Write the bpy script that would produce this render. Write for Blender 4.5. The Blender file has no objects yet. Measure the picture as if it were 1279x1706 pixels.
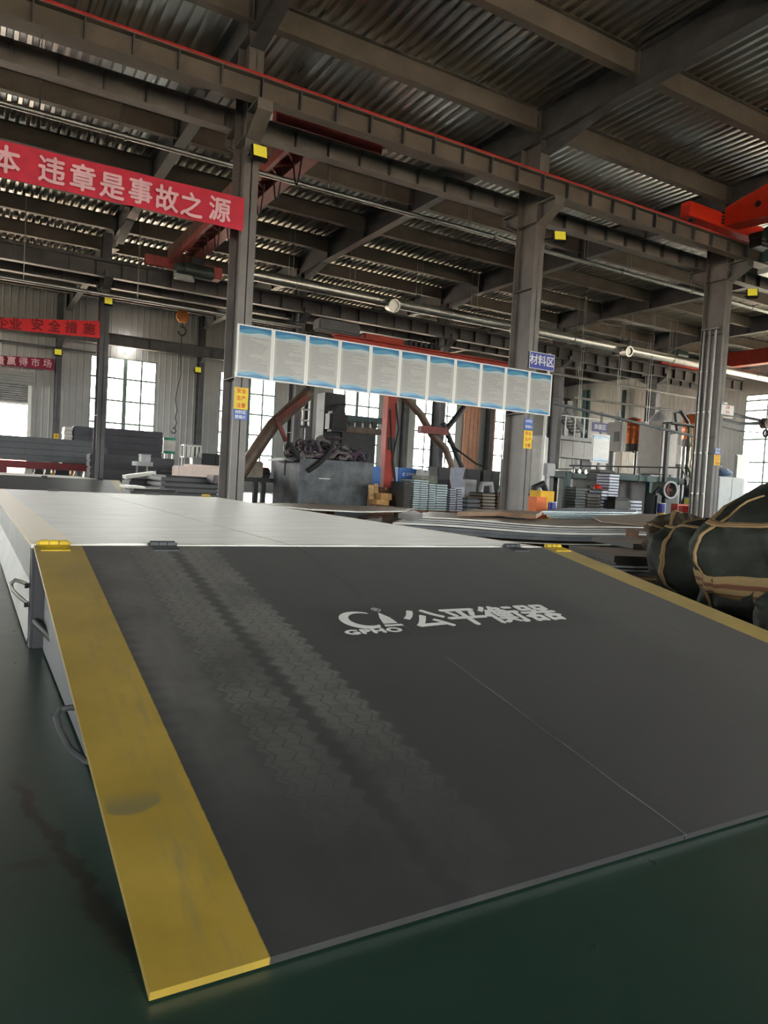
import bpy, bmesh, math, random
from mathutils import Vector, Matrix, noise as mnoise
random.seed(7)
S = bpy.context.scene
COL = S.collection
# ------------------------------------------------------------------ camera
W, H = 1279, 1706
VP1, VP2 = (2730.0, 920.0), (-55.0, 765.0)          # vanishing points of the building's two axes
ax_, ay_ = VP1[0] - W / 2, VP1[1] - H / 2
bx_, by_ = VP2[0] - W / 2, VP2[1] - H / 2
FPX = math.sqrt(-(ax_ * bx_ + ay_ * by_))
RX = Vector((ax_, ay_, FPX)).normalized()
RY = Vector((bx_, by_, FPX)).normalized()
RZ = RX.cross(RY)
CAM = Vector((0, 0, 0.86))
cd = bpy.data.cameras.new('camera'); cam = bpy.data.objects.new('camera', cd); COL.objects.link(cam)
right = Vector((RX.x, RY.x, RZ.x)); up = -Vector((RX.y, RY.y, RZ.y)); back = -Vector((RX.z, RY.z, RZ.z))
cam.matrix_world = Matrix(((right.x, up.x, back.x, CAM.x), (right.y, up.y, back.y, CAM.y), (right.z, up.z, back.z, CAM.z), (0, 0, 0, 1)))
cd.sensor_fit = 'HORIZONTAL'; cd.sensor_width = 36; cd.lens = 36 * FPX / W; cd.clip_end = 500; cd.clip_start = 0.05
S.camera = cam
# ------------------------------------------------------------------ daylight
wd = bpy.data.worlds.new('sky'); S.world = wd; wd.use_nodes = True
bg = wd.node_tree.nodes['Background']; bg.inputs['Color'].default_value = (1.0, 0.962, 0.915, 1); bg.inputs['Strength'].default_value = 4.5
S.view_settings.view_transform = 'Standard'; S.view_settings.look = 'None'; S.view_settings.gamma = 1.0
S.view_settings.use_curve_mapping = False
S.view_settings.exposure = 2.8
try:
    S.cycles.max_bounces = 8; S.cycles.diffuse_bounces = 5; S.cycles.glossy_bounces = 4
    S.cycles.transparent_max_bounces = 12; S.cycles.sample_clamp_indirect = 6.0
    S.cycles.caustics_reflective = False; S.cycles.caustics_refractive = False
except Exception:
    pass
def portal(name, loc, sx, sy, rot):
    l = bpy.data.lights.new(name, 'AREA'); l.shape = 'RECTANGLE'; l.size = sx; l.size_y = sy
    o = bpy.data.objects.new(name, l); o.location = loc; o.rotation_euler = rot; COL.objects.link(o)
    l.cycles.is_portal = True
    return o

# ------------------------------------------------------------------ helpers
def ray(x, y):
    d = Vector((x - W / 2, y - H / 2, FPX)); return Vector((RX.dot(d), RY.dot(d), RZ.dot(d)))
def A(x, y, axis, val):
    """the point of the plane axis = val that the photograph shows at (x, y): used to survey real positions"""
    d = ray(x, y); t = (val - CAM[axis]) / d[axis]; return CAM + t * d

class MB:
    def __init__(s): s.v = []; s.f = []; s.m = []; s.uv = {}
    def add(s, vs, fs, mi=0):
        b = len(s.v); s.v += [Vector(p) for p in vs]; s.f += [tuple(i + b for i in f) for f in fs]; s.m += [mi] * len(fs); return s
    def box(s, x0, x1, y0, y1, z0, z1, mi=0):
        if x0 > x1: x0, x1 = x1, x0
        if y0 > y1: y0, y1 = y1, y0
        if z0 > z1: z0, z1 = z1, z0
        vs = [(x, y, z) for z in (z0, z1) for y in (y0, y1) for x in (x0, x1)]
        return s.add(vs, [(0, 2, 3, 1), (4, 5, 7, 6), (0, 1, 5, 4), (2, 6, 7, 3), (0, 4, 6, 2), (1, 3, 7, 5)], mi)
    def bbox(s, x0, x1, y0, y1, z0, z1, b=0.01, mi=0):
        """box with chamfered edges"""
        if x0 > x1: x0, x1 = x1, x0
        if y0 > y1: y0, y1 = y1, y0
        if z0 > z1: z0, z1 = z1, z0
        bm = bmesh.new(); bmesh.ops.create_cube(bm, size=1)
        for v in bm.verts: v.co = Vector(((x0 + x1) / 2 + v.co.x * (x1 - x0), (y0 + y1) / 2 + v.co.y * (y1 - y0), (z0 + z1) / 2 + v.co.z * (z1 - z0)))
        b = min(b, .45 * min(x1 - x0, y1 - y0, z1 - z0))
        bmesh.ops.bevel(bm, geom=bm.edges[:], offset=b, segments=2, affect='EDGES')
        return s.bm(bm, mi)
    def bm(s, bm, mi=0):
        bm.verts.index_update(); s.add([v.co for v in bm.verts], [tuple(v.index for v in f.verts) for f in bm.faces], mi); bm.free(); return s
    def obox(s, c, ex, ey, ez, mi=0):
        c, ex, ey, ez = Vector(c), Vector(ex), Vector(ey), Vector(ez)
        vs = [c + ex * i + ey * j + ez * k for k in (-.5, .5) for j in (-.5, .5) for i in (-.5, .5)]
        return s.add(vs, [(0, 2, 3, 1), (4, 5, 7, 6), (0, 1, 5, 4), (2, 6, 7, 3), (0, 4, 6, 2), (1, 3, 7, 5)], mi)
    def bar(s, p0, p1, w, h, upv=(0, 0, 1), mi=0):
        p0, p1 = Vector(p0), Vector(p1); d = p1 - p0; dn = d.normalized(); u = Vector(upv)
        if abs(dn.dot(u)) > .98: u = Vector((1, 0, 0))
        sd = dn.cross(u).normalized(); u = sd.cross(dn)
        return s.obox((p0 + p1) / 2, sd * w, d, u * h, mi)
    def tube(s, pts, r, n=8, mi=0, cap=True, closed=False):
        pts = [Vector(p) for p in pts]; rs = r if isinstance(r, (list, tuple)) else [r] * len(pts)
        b = len(s.v); N = len(pts); prev = None
        for i, p in enumerate(pts):
            a = pts[i - 1] if (i or closed) else p; c = pts[(i + 1) % N] if (i < N - 1 or closed) else p
            t = (c - a).normalized()
            u = prev if prev is not None else (Vector((0, 0, 1)) if abs(t.z) < .9 else Vector((1, 0, 0)))
            sd = t.cross(u).normalized(); u = sd.cross(t).normalized(); prev = u
            for k in range(n):
                q = 2 * math.pi * k / n; s.v.append(p + (sd * math.cos(q) + u * math.sin(q)) * rs[i])
        for i in range(N if closed else N - 1):
            for k in range(n):
                i2 = (i + 1) % N; k2 = (k + 1) % n
                s.f.append((b + i * n + k, b + i * n + k2, b + i2 * n + k2, b + i2 * n + k)); s.m.append(mi)
        if cap and not closed:
            s.f.append(tuple(b + k for k in range(n))[::-1]); s.m.append(mi)
            s.f.append(tuple(b + (N - 1) * n + k for k in range(n))); s.m.append(mi)
        return s
    def pipe(s, p0, p1, ro, ri, n=20, mi=0):
        """open-ended hollow cylinder"""
        p0, p1 = Vector(p0), Vector(p1); t = (p1 - p0).normalized(); u = Vector((0, 0, 1)) if abs(t.z) < .9 else Vector((1, 0, 0))
        sd = t.cross(u).normalized(); u = sd.cross(t); b = len(s.v)
        for p, r in ((p0, ro), (p1, ro), (p1, ri), (p0, ri)):
            for k in range(n):
                q = 2 * math.pi * k / n; s.v.append(p + (sd * math.cos(q) + u * math.sin(q)) * r)
        for j in range(4):
            for k in range(n):
                k2 = (k + 1) % n; j2 = (j + 1) % 4
                s.f.append((b + j * n + k, b + j * n + k2, b + j2 * n + k2, b + j2 * n + k)); s.m.append(mi)
        return s
    def prism(s, poly, z0, z1, mi=0):
        n = len(poly); a = sum(poly[i][0] * poly[(i + 1) % n][1] - poly[(i + 1) % n][0] * poly[i][1] for i in range(n))
        if a < 0: poly = poly[::-1]
        vs = [(p[0], p[1], z0) for p in poly] + [(p[0], p[1], z1) for p in poly]
        fs = [tuple(range(n))[::-1], tuple(range(n, 2 * n))] + [(i, (i + 1) % n, n + (i + 1) % n, n + i) for i in range(n)]
        return s.add(vs, fs, mi)
    def extr(s, prof, axis, a0, a1, mi=0):
        """closed profile (u, z) extruded along axis 0 (u = y) or axis 1 (u = x) from a0 to a1; axis 2: profile (x, y) along z"""
        n = len(prof); vs = []
        for a in (a0, a1):
            for (u, w) in prof: vs.append((a, u, w) if axis == 0 else ((u, a, w) if axis == 1 else (u, w, a)))
        fs = [tuple(range(n))[::-1], tuple(range(n, 2 * n))] + [(i, (i + 1) % n, n + (i + 1) % n, n + i) for i in range(n)]
        return s.add(vs, fs, mi)
    def build(s, name, mats, parent=None, smooth=False, loc=None, local=False, uvf=None):
        me = bpy.data.meshes.new(name); off = Vector((0, 0, 0))
        if parent is not None and not local:
            q = parent
            while q is not None: off += q.location; q = q.parent
        elif loc is not None: off = Vector(loc)
        me.from_pydata([v - off for v in s.v], [], s.f)
        if not isinstance(mats, (list, tuple)): mats = [mats]
        for m in mats: me.materials.append(m)
        if len(mats) > 1: me.polygons.foreach_set('material_index', s.m)
        bm = bmesh.new(); bm.from_mesh(me); bmesh.ops.recalc_face_normals(bm, faces=bm.faces); bm.to_mesh(me); bm.free()
        if uvf:
            uv = me.uv_layers.new(name='UVMap')
            for lp in me.loops: uv.data[lp.index].uv = uvf(me.vertices[lp.vertex_index].co + off)
        if smooth:
            me.polygons.foreach_set('use_smooth', [True] * len(me.polygons))
            try: me.set_sharp_from_angle(angle=math.radians(40))
            except Exception: pass
        o = bpy.data.objects.new(name, me); COL.objects.link(o)
        if parent is not None: o.parent = parent
        elif loc is not None: o.location = off
        return o
def tag(o, label, cat, group=None, kind=None):
    o['label'] = label; o['category'] = cat
    if group: o['group'] = group
    if kind: o['kind'] = kind
    return o
def thing(name, label, cat, loc, group=None):
    o = bpy.data.objects.new(name, None); o.empty_display_size = .2; COL.objects.link(o); o.location = Vector(loc); return tag(o, label, cat, group)
def struct(o): o['kind'] = 'structure'; return o
def stuff(o): o['kind'] = 'stuff'; return o
def sroot(name, loc=(0, 0, 0)):
    o = bpy.data.objects.new(name, None); COL.objects.link(o); o.location = Vector(loc); return struct(o)
def same(name, proto, parent, loc):
    """another object on the mesh of proto (vertices relative), for alike pieces"""
    o = bpy.data.objects.new(name, proto.data); COL.objects.link(o); o.parent = parent; o.location = loc; return o
def hprof(u, w, z0, z1, tf, tw):
    """I section profile centred at u"""
    return [(u - w / 2, z0), (u + w / 2, z0), (u + w / 2, z0 + tf), (u + tw / 2, z0 + tf), (u + tw / 2, z1 - tf), (u + w / 2, z1 - tf), (u + w / 2, z1), (u - w / 2, z1), (u - w / 2, z1 - tf), (u - tw / 2, z1 - tf), (u - tw / 2, z0 + tf), (u - w / 2, z0 + tf)]
def dup(root, loc, label=None, group=None):
    r = root.copy(); COL.objects.link(r); r.location = Vector(loc)
    if label: r['label'] = label
    if group: r['group'] = group
    for ch in list(root.children):
        c = ch.copy(); COL.objects.link(c); c.parent = r
        for g in ch.children:
            d = g.copy(); COL.objects.link(d); d.parent = c
    return r
def text_mesh(name, body, size, mat, parent, M, bold=0.0, depth=0.0, sx=1.0, align='CENTER', spacing=1.0):
    """lettering as flat mesh; M places the text plane (x right, y up) in the parent's space"""
    cu = bpy.data.curves.new(name, 'FONT'); cu.body = body; cu.size = size; cu.align_x = align; cu.align_y = 'CENTER'
    cu.extrude = depth; cu.space_character = spacing; cu.resolution_u = 3
    t = bpy.data.objects.new(name, cu); COL.objects.link(t)
    dg = bpy.context.evaluated_depsgraph_get(); me = bpy.data.meshes.new_from_object(t.evaluated_get(dg))
    bpy.data.objects.remove(t); bpy.data.curves.remove(cu)
    if bold:
        vs = [v.co.copy() for v in me.vertices]; ps = [tuple(q.vertices) for q in me.polygons]; nv = len(vs); V = []; Fc = []
        for i, (dx, dy) in enumerate(((-1, 0), (1, 0), (0, -1), (0, 1), (0, 0))):
            V += [v + Vector((dx * bold * size, dy * bold * size, i * 1e-5)) for v in vs]; Fc += [tuple(a + i * nv for a in f) for f in ps]
        me = bpy.data.meshes.new(name); me.from_pydata(V, [], Fc)
    me.transform(M @ Matrix.Diagonal((sx, 1, 1, 1))); me.materials.clear(); me.materials.append(mat)
    o = bpy.data.objects.new(name, me); COL.objects.link(o)
    if parent is not None: o.parent = parent
    return o
def frame_m(o, ex, ey):
    ex, ey = Vector(ex).normalized(), Vector(ey).normalized(); ez = ex.cross(ey); o = Vector(o)
    return Matrix(((ex.x, ey.x, ez.x, o.x), (ex.y, ey.y, ez.y, o.y), (ex.z, ey.z, ez.z, o.z), (0, 0, 0, 1)))

# ------------------------------------------------------------------ materials
def lin(c):
    return tuple((x / 12.92 if x <= .04045 else ((x + .055) / 1.055) ** 2.4) for x in (v / 255 for v in c))
class NT:
    def __init__(s, name):
        s.mat = bpy.data.materials.new(name); s.mat.use_nodes = True; s.t = s.mat.node_tree; s.n = s.t.nodes
        s.bsdf = s.n['Principled BSDF']; s.out = s.n['Material Output']
    def new(s, ty, **k):
        n = s.n.new(ty)
        for a, b in k.items(): setattr(n, a, b)
        return n
    def l(s, a, b): s.t.links.new(a, b)
    def math(s, op, a, b=None, c=None, clamp=False):
        n = s.new('ShaderNodeMath', operation=op, use_clamp=clamp)
        for i, x in enumerate((a, b, c)):
            if x is None: continue
            if isinstance(x, (int, float)): n.inputs[i].default_value = x
            else: s.l(x, n.inputs[i])
        return n.outputs[0]
    def noise(s, vec, scale, detail=4, rough=.6, w=None):
        n = s.new('ShaderNodeTexNoise'); n.inputs['Scale'].default_value = scale; n.inputs['Detail'].default_value = detail; n.inputs['Roughness'].default_value = rough
        if vec is not None: s.l(vec, n.inputs['Vector'])
        return n.outputs['Fac']
    def step(s, x, a, b):
        n = s.new('ShaderNodeMapRange', interpolation_type='SMOOTHSTEP'); s.l(x, n.inputs[0]); n.inputs[1].default_value = a; n.inputs[2].default_value = b; return n.outputs[0]
    def mix(s, f, a, b):
        n = s.new('ShaderNodeMix', data_type='RGBA')
        for i, x in ((0, f), (6, a), (7, b)):
            if isinstance(x, (int, float)): n.inputs[i].default_value = x
            elif isinstance(x, tuple): n.inputs[i].default_value = (*x[:3], 1)
            else: s.l(x, n.inputs[i])
        return n.outputs[2]
    def coord(s, kind='Object', scale=(1, 1, 1)):
        c = s.new('ShaderNodeTexCoord'); m = s.new('ShaderNodeMapping'); m.inputs['Scale'].default_value = scale; s.l(c.outputs[kind], m.inputs[0]); return m.outputs[0]
    def color(s, c): 
        s.l(c, s.bsdf.inputs['Base Color'])
    def rough(s, r):
        if isinstance(r, (int, float)): s.bsdf.inputs['Roughness'].default_value = r
        else: s.l(r, s.bsdf.inputs['Roughness'])
    def bump(s, h, strength=.3, dist=.01):
        b = s.new('ShaderNodeBump'); b.inputs['Strength'].default_value = strength; b.inputs['Distance'].default_value = dist; s.l(h, b.inputs['Height']); s.l(b.outputs[0], s.bsdf.inputs['Normal'])
_mc = {}
def mat(name, rgb, rough=.55, metal=0.0, var=.18, scale=3.0, bump=0.0, spec=.5, rgb2=None, stretch=(1, 1, 1)):
    if name in _mc: return _mc[name]
    t = NT(name); c = lin(rgb); v = t.coord('Object', stretch); n = t.noise(v, scale, 5, .65)
    c2 = lin(rgb2) if rgb2 else tuple(x * (1 - 2 * var) for x in c); c1 = tuple(min(1, x * (1 + var)) for x in c)
    t.color(t.mix(t.step(n, .3, .7), c2, c1)); t.bsdf.inputs['Metallic'].default_value = metal
    t.rough(t.math('ADD', t.math('MULTIPLY', n, .25), rough - .12)); t.bsdf.inputs['Specular IOR Level'].default_value = spec
    if bump: t.bump(t.noise(v, scale * 12, 3), bump)
    _mc[name] = t.mat; return t.mat
def emit(name, rgb, st):
    t = NT(name); t.bsdf.inputs['Base Color'].default_value = (*lin(rgb), 1); t.bsdf.inputs['Emission Color'].default_value = (*lin(rgb), 1); t.bsdf.inputs['Emission Strength'].default_value = st; return t.mat

STEEL = mat('frame_paint', (122, 117, 116), .5, 0, .12, 1.5)
STEELD = mat('dark_frame_paint', (92, 91, 95), .5, 0, .15, 1.5)
PURL = mat('purlin_paint', (110, 102, 95), .55, 0, .12, 1.2)
GALV = mat('galvanised', (178, 178, 174), .38, .9, .10, 2.0)
DUCTM = mat('spiral_duct_metal', (190, 190, 186), .34, .9, .12, 5.0, stretch=(6, 1, 1))
REDRAIL = mat('red_rail_paint', (190, 36, 40), .45)
CRANE = mat('crane_orange_red', (215, 52, 30), .42, 0, .08)
PINKRED = mat('crane_faded_red', (176, 84, 82), .5, 0, .12)
GANTRED = mat('gantry_red', (176, 58, 44), .55, 0, .15)
BLACK = mat('black_rubber', (26, 26, 28), .6)
DARKM = mat('dark_machine', (48, 50, 54), .5, 0, .2, 4)
TEAL = mat('machine_teal', (60, 88, 90), .5, 0, .15, 3)
GREENM = mat('motor_green', (28, 66, 56), .45)
WHITE = mat('white_paint', (224, 222, 218), .5, 0, .06)
PLASTW = mat('panel_frame_white', (236, 234, 232), .4, 0, .03)
WALLP = mat('wall_panel', (186, 185, 186), .5, 0, .06, .6)
WALLD = mat('sill_panel', (150, 150, 150), .55, 0, .08, .6)
CREAM = mat('peach_panel', (214, 158, 132), .6, 0, .06)
WINF = mat('window_frame_green', (120, 138, 130), .45)
BLUE = mat('blue_paint', (52, 104, 178), .42, 0, .08)
YEL = mat('yellow_paint', (240, 186, 30), .5, 0, .08)
ORG = mat('orange_plastic', (236, 120, 60), .45, 0, .05)
CARD = mat('cardboard', (196, 150, 96), .8, 0, .1, 6)
WOOD = mat('pale_wood', (205, 168, 120), .7, 0, .2, 3, stretch=(1, 8, 8))
RUST = mat('brown_rust', (120, 84, 62), .8, 0, .3, 5)
BROWN = mat('brown_tube', (104, 86, 74), .5, 0, .2, 4)
COPPER = mat('copper_tank', (190, 104, 62), .35, .7, .15, 3)
PALE = mat('pale_blue_steel', (186, 204, 210), .45, .1, .1, 6)
GREYP = mat('primer_grey', (100, 104, 112), .5, 0, .12, 2.5)
GREYL = mat('light_grey_paint', (176, 178, 182), .5, 0, .08, 2)
LILAC = mat('galv_plate', (178, 182, 200), .42, .2, .08, 5)
DUSTP = mat('dusty_plate', (168, 152, 138), .45, .1, .15, 1.5)
DKPLATE = mat('mill_scale_plate', (62, 60, 60), .5, .2, .25, 2)
EDGEW = mat('bright_plate_edge', (214, 214, 208), .4, .2, .08, 2)
BOXM = mat('scrap_box_steel', (92, 96, 102), .55, .1, .3, 2.2, bump=.05)
HOOKY = mat('hook_block_orange', (214, 140, 64), .5)
YELLOWH = mat('safety_yellow', (196, 164, 38), .5, 0, .2, 6)
LENS = emit('lamp_lens', (232, 216, 70), .05)  # lamps are off; slight glow added so the yellow lenses look bright
LETW = mat('lettering_white', (226, 226, 226), .5, 0, .04)
LETP = mat('lettering_pink', (242, 190, 200), .7, 0, .05)
LETD = mat('lettering_dark_red', (150, 30, 36), .7, 0, .05)
LETR = mat('lettering_red', (214, 60, 50), .6, 0, .05)
LETB = mat('lettering_blue', (60, 80, 170), .6, 0, .05)
RUBBERG = mat('rubber_grey', (70, 72, 76), .6)

def m_floor(lines=()):
    t = NT('green_epoxy_floor'); v = t.coord('Object'); n1 = t.noise(v, .7, 6, .65); n2 = t.noise(v, 6, 6, .7); n3 = t.noise(t.coord('Object', (3, .6, 1)), 1.6, 4, .6)
    base = t.mix(t.step(n1, .35, .7), (.018, .046, .035), (.030, .066, .051))
    base = t.mix(t.math('MULTIPLY', t.step(n3, .62, .78), .55), base, (.010, .014, .012))
    sx = t.new('ShaderNodeSeparateXYZ'); t.l(v, sx.inputs[0])
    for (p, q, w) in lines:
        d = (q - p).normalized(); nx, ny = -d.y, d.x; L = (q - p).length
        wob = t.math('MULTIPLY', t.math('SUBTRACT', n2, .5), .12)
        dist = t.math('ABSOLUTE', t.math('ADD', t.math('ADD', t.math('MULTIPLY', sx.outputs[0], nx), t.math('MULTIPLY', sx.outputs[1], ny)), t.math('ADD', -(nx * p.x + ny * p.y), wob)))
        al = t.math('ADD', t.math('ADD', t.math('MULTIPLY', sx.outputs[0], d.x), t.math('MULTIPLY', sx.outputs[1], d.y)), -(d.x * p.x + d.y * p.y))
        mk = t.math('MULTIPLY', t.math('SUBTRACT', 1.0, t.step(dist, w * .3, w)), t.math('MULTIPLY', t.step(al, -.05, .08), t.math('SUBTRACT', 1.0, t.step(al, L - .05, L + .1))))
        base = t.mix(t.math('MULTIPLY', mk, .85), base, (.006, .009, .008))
    base = t.mix(t.math('MULTIPLY', t.step(n2, .70, .80), .25), base, (.07, .09, .08))
    t.color(base); t.rough(t.math('ADD', t.math('MULTIPLY', n2, .16), .22)); return t.mat
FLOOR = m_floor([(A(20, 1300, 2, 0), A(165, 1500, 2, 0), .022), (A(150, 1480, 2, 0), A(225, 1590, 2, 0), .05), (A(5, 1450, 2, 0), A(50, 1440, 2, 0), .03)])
def m_roof():
    t = NT('galvanised_roof_deck'); v = t.coord('Object', (1, .04, 1)); n = t.noise(v, 4.0, 3, .5)
    t.color(t.mix(n, lin((172, 169, 164)), lin((214, 210, 204)))); t.bsdf.inputs['Metallic'].default_value = 1.0
    t.rough(t.math('ADD', t.math('MULTIPLY', n, .12), .23)); return t.mat
ROOF = m_roof()
def m_glass():
    t = NT('window_glass'); tr = t.new('ShaderNodeBsdfTransparent'); tr.inputs[0].default_value = (.93, .96, .95, 1)
    gl = t.new('ShaderNodeBsdfGlossy'); gl.inputs['Roughness'].default_value = .03; mx = t.new('ShaderNodeMixShader'); mx.inputs[0].default_value = .05
    t.l(tr.outputs[0], mx.inputs[1]); t.l(gl.outputs[0], mx.inputs[2]); t.l(mx.outputs[0], t.out.inputs[0]); return t.mat
GLASS = m_glass()
#ENDMAT
# ================================================================== the setting
BAY = 6.0; CX = [3.77 + BAY * k for k in range(-3, 6)]        # column lines
XL, XR, YF, YB, ZR = -14.6, 34.2, -13.0, 35.9, 8.57
f = MB(); f.box(XL, XR, YF, YB, -.06, 0); f = struct(f.build('floor', FLOOR))
g = MB(); g.box(-140, 160, -120, 190, -.3, -.07); struct(g.build('outdoor_ground', mat('outdoor_soil', (190, 172, 150), .9, 0, .15, .2)))
# soil bank seen through the roller door
g = MB(); N = 26
vs = []
for j in range(6):
    for i in range(N):
        x = -40 + i * 4; u = j / 5
        z = -.2 + 3.6 * math.sin(math.pi * u) * (.7 + .5 * mnoise.noise(Vector((x * .13, j * .7, 3))))
        vs.append((x, 66 + j * 3, z))
g.add(vs, [(j * N + i, j * N + i + 1, (j + 1) * N + i + 1, (j + 1) * N + i) for j in range(5) for i in range(N - 1)])
struct(g.build('soil_bank', mat('red_soil', (188, 120, 104), .95, 0, .2, .4), smooth=True))

# ---- ceiling: ribbed deck, purlins and rafters
prof = []; x = XL; c = MB(); p = .21; bm_pts = []
while x < XR:
    bm_pts += [(x, 8.46), (x + .075, 8.46), (x + .10, 8.53), (x + .185, 8.53)]; x += p
ys = [YF, 0, 11.6, 23.5, YB]; n = len(bm_pts); vs = [(a, y, z) for y in ys for (a, z) in bm_pts]
c.add(vs, [(j * n + i, j * n + i + 1, (j + 1) * n + i + 1, (j + 1) * n + i) for j in range(len(ys) - 1) for i in range(n - 1)])
c.box(XL, XR, YF, YB, 8.56, 8.66)
ceil = struct(c.build('ceiling', ROOF))
PY = [11.5 + 2.43 * k for k in range(-5, 11)]
pur = {}
for i in range(len(CX)):
    x0 = CX[i] + .02; x1 = min(CX[i] + BAY - .02, XR)
    if i == 0:
        pass
    for y in PY:
        if y > 35.5: continue
        key = round(x1 - x0, 2)
        if key not in pur:
            m = MB(); m.extr(hprof(0, .17, -.42, 0, .012, .012), 0, 0, x1 - x0)
            m.box(.02, .035, -.08, .08, -.42, -.02); m.box(x1 - x0 - .035, x1 - x0 - .02, -.08, .08, -.42, -.02)
            pur[key] = m.build('roof_purlin', PURL, ceil); pur[key].location = (x0, y, 8.455)
        else: same('roof_purlin', pur[key], ceil, (x0, y, 8.455))
# purlins left of the first column line
m = MB(); m.extr(hprof(0, .17, -.42, 0, .012, .012), 0, 0, CX[0] - XL); l0 = m.build('roof_purlin', PURL, ceil); l0.location = (XL, PY[0], 8.455)
raf = None
for x in CX:
    if raf is None:
        m = MB(); m.extr(hprof(0, .24, 7.8, 8.452, .018, .012), 1, YF + .1, YB - .1)
        for y in PY:
            m.box(-.1, .1, y - .008, y + .008, 7.82, 8.44)
        for cy in (11.6, 23.5):            # haunches over the column heads
            for s in (-1, 1):
                q = [(cy + s * .3, 7.55), (cy + s * .34, 7.55), (cy + s * 1.9, 7.795), (cy + s * .3, 7.795)]
                m.extr(q, 0, -.006, .006)
                m.bar((0, cy + s * .3, 7.55), (0, cy + s * 1.9, 7.795), .24, .018)
        raf = m.build('roof_rafter', STEELD, ceil); raf.location.x = x; raf.data.name = 'roof_rafter'
    else: same('roof_rafter', raf, ceil, (x, 0, 0))

# ---- walls with window openings
ZS, ZT = 1.0, 5.97
WXC = [-11.7, -5.7, 6.27, 12.35, 18.6, 23.95, 29.8]
def wall_along_x(name, y, inward, holes, zdoor=None):
    m = MB(); yo = y - inward * .12
    xs = XL
    def seg(a, b, z0, z1):
        if b - a < .01 or z1 - z0 < .01: return
        m.box(a, b, y, yo, z0, z1)
        k = math.ceil(a / .28)
        while k * .28 < b - .05:
            xx = k * .28; k += 1
            if xx < a + .02: continue
            m.extr([(xx, y - inward * .01), (xx + .03, y + inward * .016), (xx + .07, y + inward * .016), (xx + .1, y - inward * .01)], 2, z0, z1)
    for (a, b, z0, z1) in sorted(holes):
        seg(xs, a, 0, ZR); seg(a, b, 0, z0); seg(a, b, z1, ZR); xs = b
    seg(xs, XR, 0, ZR)
    return struct(m.build(name, WALLP))
def wall_along_y(name, x, inward, holes):
    m = MB(); xo = x - inward * .12; s0 = YF
    def seg(a, b, z0, z1):
        if b - a < .01 or z1 - z0 < .01: return
        m.box(x, xo, a, b, z0, z1)
        k = math.ceil(a / .28)
        while k * .28 < b - .05:
            yy = k * .28; k += 1
            if yy < a + .02: continue
            m.extr([(x - inward * .01, yy), (x + inward * .016, yy + .03), (x + inward * .016, yy + .07), (x - inward * .01, yy + .1)], 2, z0, z1)
    for (a, b, z0, z1) in sorted(holes):
        seg(s0, a, 0, ZR); seg(a, b, 0, z0); seg(a, b, z1, ZR); s0 = b
    seg(s0, YB, 0, ZR)
    return struct(m.build(name, WALLP))
DX0, DX1, DZ = -1.6, 2.32, 4.25
far_holes = [(x - 1.48, x + 1.48, ZS, ZT) for x in WXC] + [(DX0, DX1, 0, DZ)]
wall_along_x('wall_back', YB, -1, far_holes)
near_holes = [(x - 1.8, x + 1.8, 1.0, 5.0) for x in [-8.2 + 6 * k for k in range(7)]]  # unseen windows behind the camera, sized for the light they give
wall_along_x('wall_front', YF, 1, near_holes)
RW = [(16.4, 23.1, .9, 6.3), (5.5, 11.0, .9, 6.3), (30.2, 31.4, 4.0, 5.4)]
wall_along_y('wall_right', XR, -1, RW)
LW = [(-8, -3, 1.0, 5.0), (25.4, 33.4, 1.0, 6.0)]  # unseen glazing, added to let more daylight into the hall
wall_along_y('wall_left', XL, 1, LW)

wn = [0]
def window(axis, plane, a0, a1, z0, z1, cols, zl, thick, detail=True):
    """frame, mullions and one pane per light; axis 0: runs along x on plane y; axis 1: along y on plane x"""
    wn[0] += 1; r = sroot('window_%d' % wn[0], (a0, plane, z0) if axis == 0 else (plane, a0, z0))
    def B(m, u0, u1, w0, w1, d=.05, o=0.0):
        if axis == 0: m.box(u0, u1, plane - d + o, plane + d + o, w0, w1)
        else: m.box(plane - d + o, plane + d + o, u0, u1, w0, w1)
    fr = MB(); t = .05
    B(fr, a0, a0 + t, z0, z1); B(fr, a1 - t, a1, z0, z1); B(fr, a0 + t, a1 - t, z0, z0 + t); B(fr, a0 + t, a1 - t, z1 - t, z1); fr.build('window_frame', WINF, r)
    us = [a0 + t] + list(cols) + [a1 - t]; zs = [z0 + t] + list(zl) + [z1 - t]
    for i, u in enumerate(cols):
        m = MB(); w = .09 if u in thick else .042; B(m, u - w, u + w, z0 + t, z1 - t, .04); m.build('mullion', WINF, r)
    for z in zl:
        m = MB(); B(m, a0 + t, a1 - t, z - .042, z + .042, .03); m.build('glazing_bar', WINF, r)
    for i in range(len(us) - 1):
        for j in range(len(zs) - 1):
            m = MB(); B(m, us[i], us[i + 1], zs[j], zs[j + 1], .004); m.build('pane', GLASS, r)
    return r
for k, x in enumerate(WXC):
    a0, a1 = x - 1.48, x + 1.48
    c = [x - .74, x + .06, x + .80]
    window(0, YB + .05, a0, a1, ZS, ZT, c, [1.9, 2.93, 3.98, 5.02], [c[1]])
for (a, b, z0, z1) in near_holes: window(0, YF - .05, a, b, z0, z1, [(a + b) / 2], [(z0 + z1) / 2], [(a + b) / 2])
window(1, XR + .05, *RW[0], [RW[0][0] + 1.1 * k for k in (1, 2, 3, 4, 5)], [1.9, 2.9, 4.05, 4.9, 5.5, 6.0], [RW[0][0] + 3.3])
window(1, XR + .05, *RW[1], [RW[1][0] + 1.1 * k for k in (1, 2, 3, 4)], [1.9, 2.9, 4.05, 5.1], [RW[1][0] + 2.2])
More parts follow.
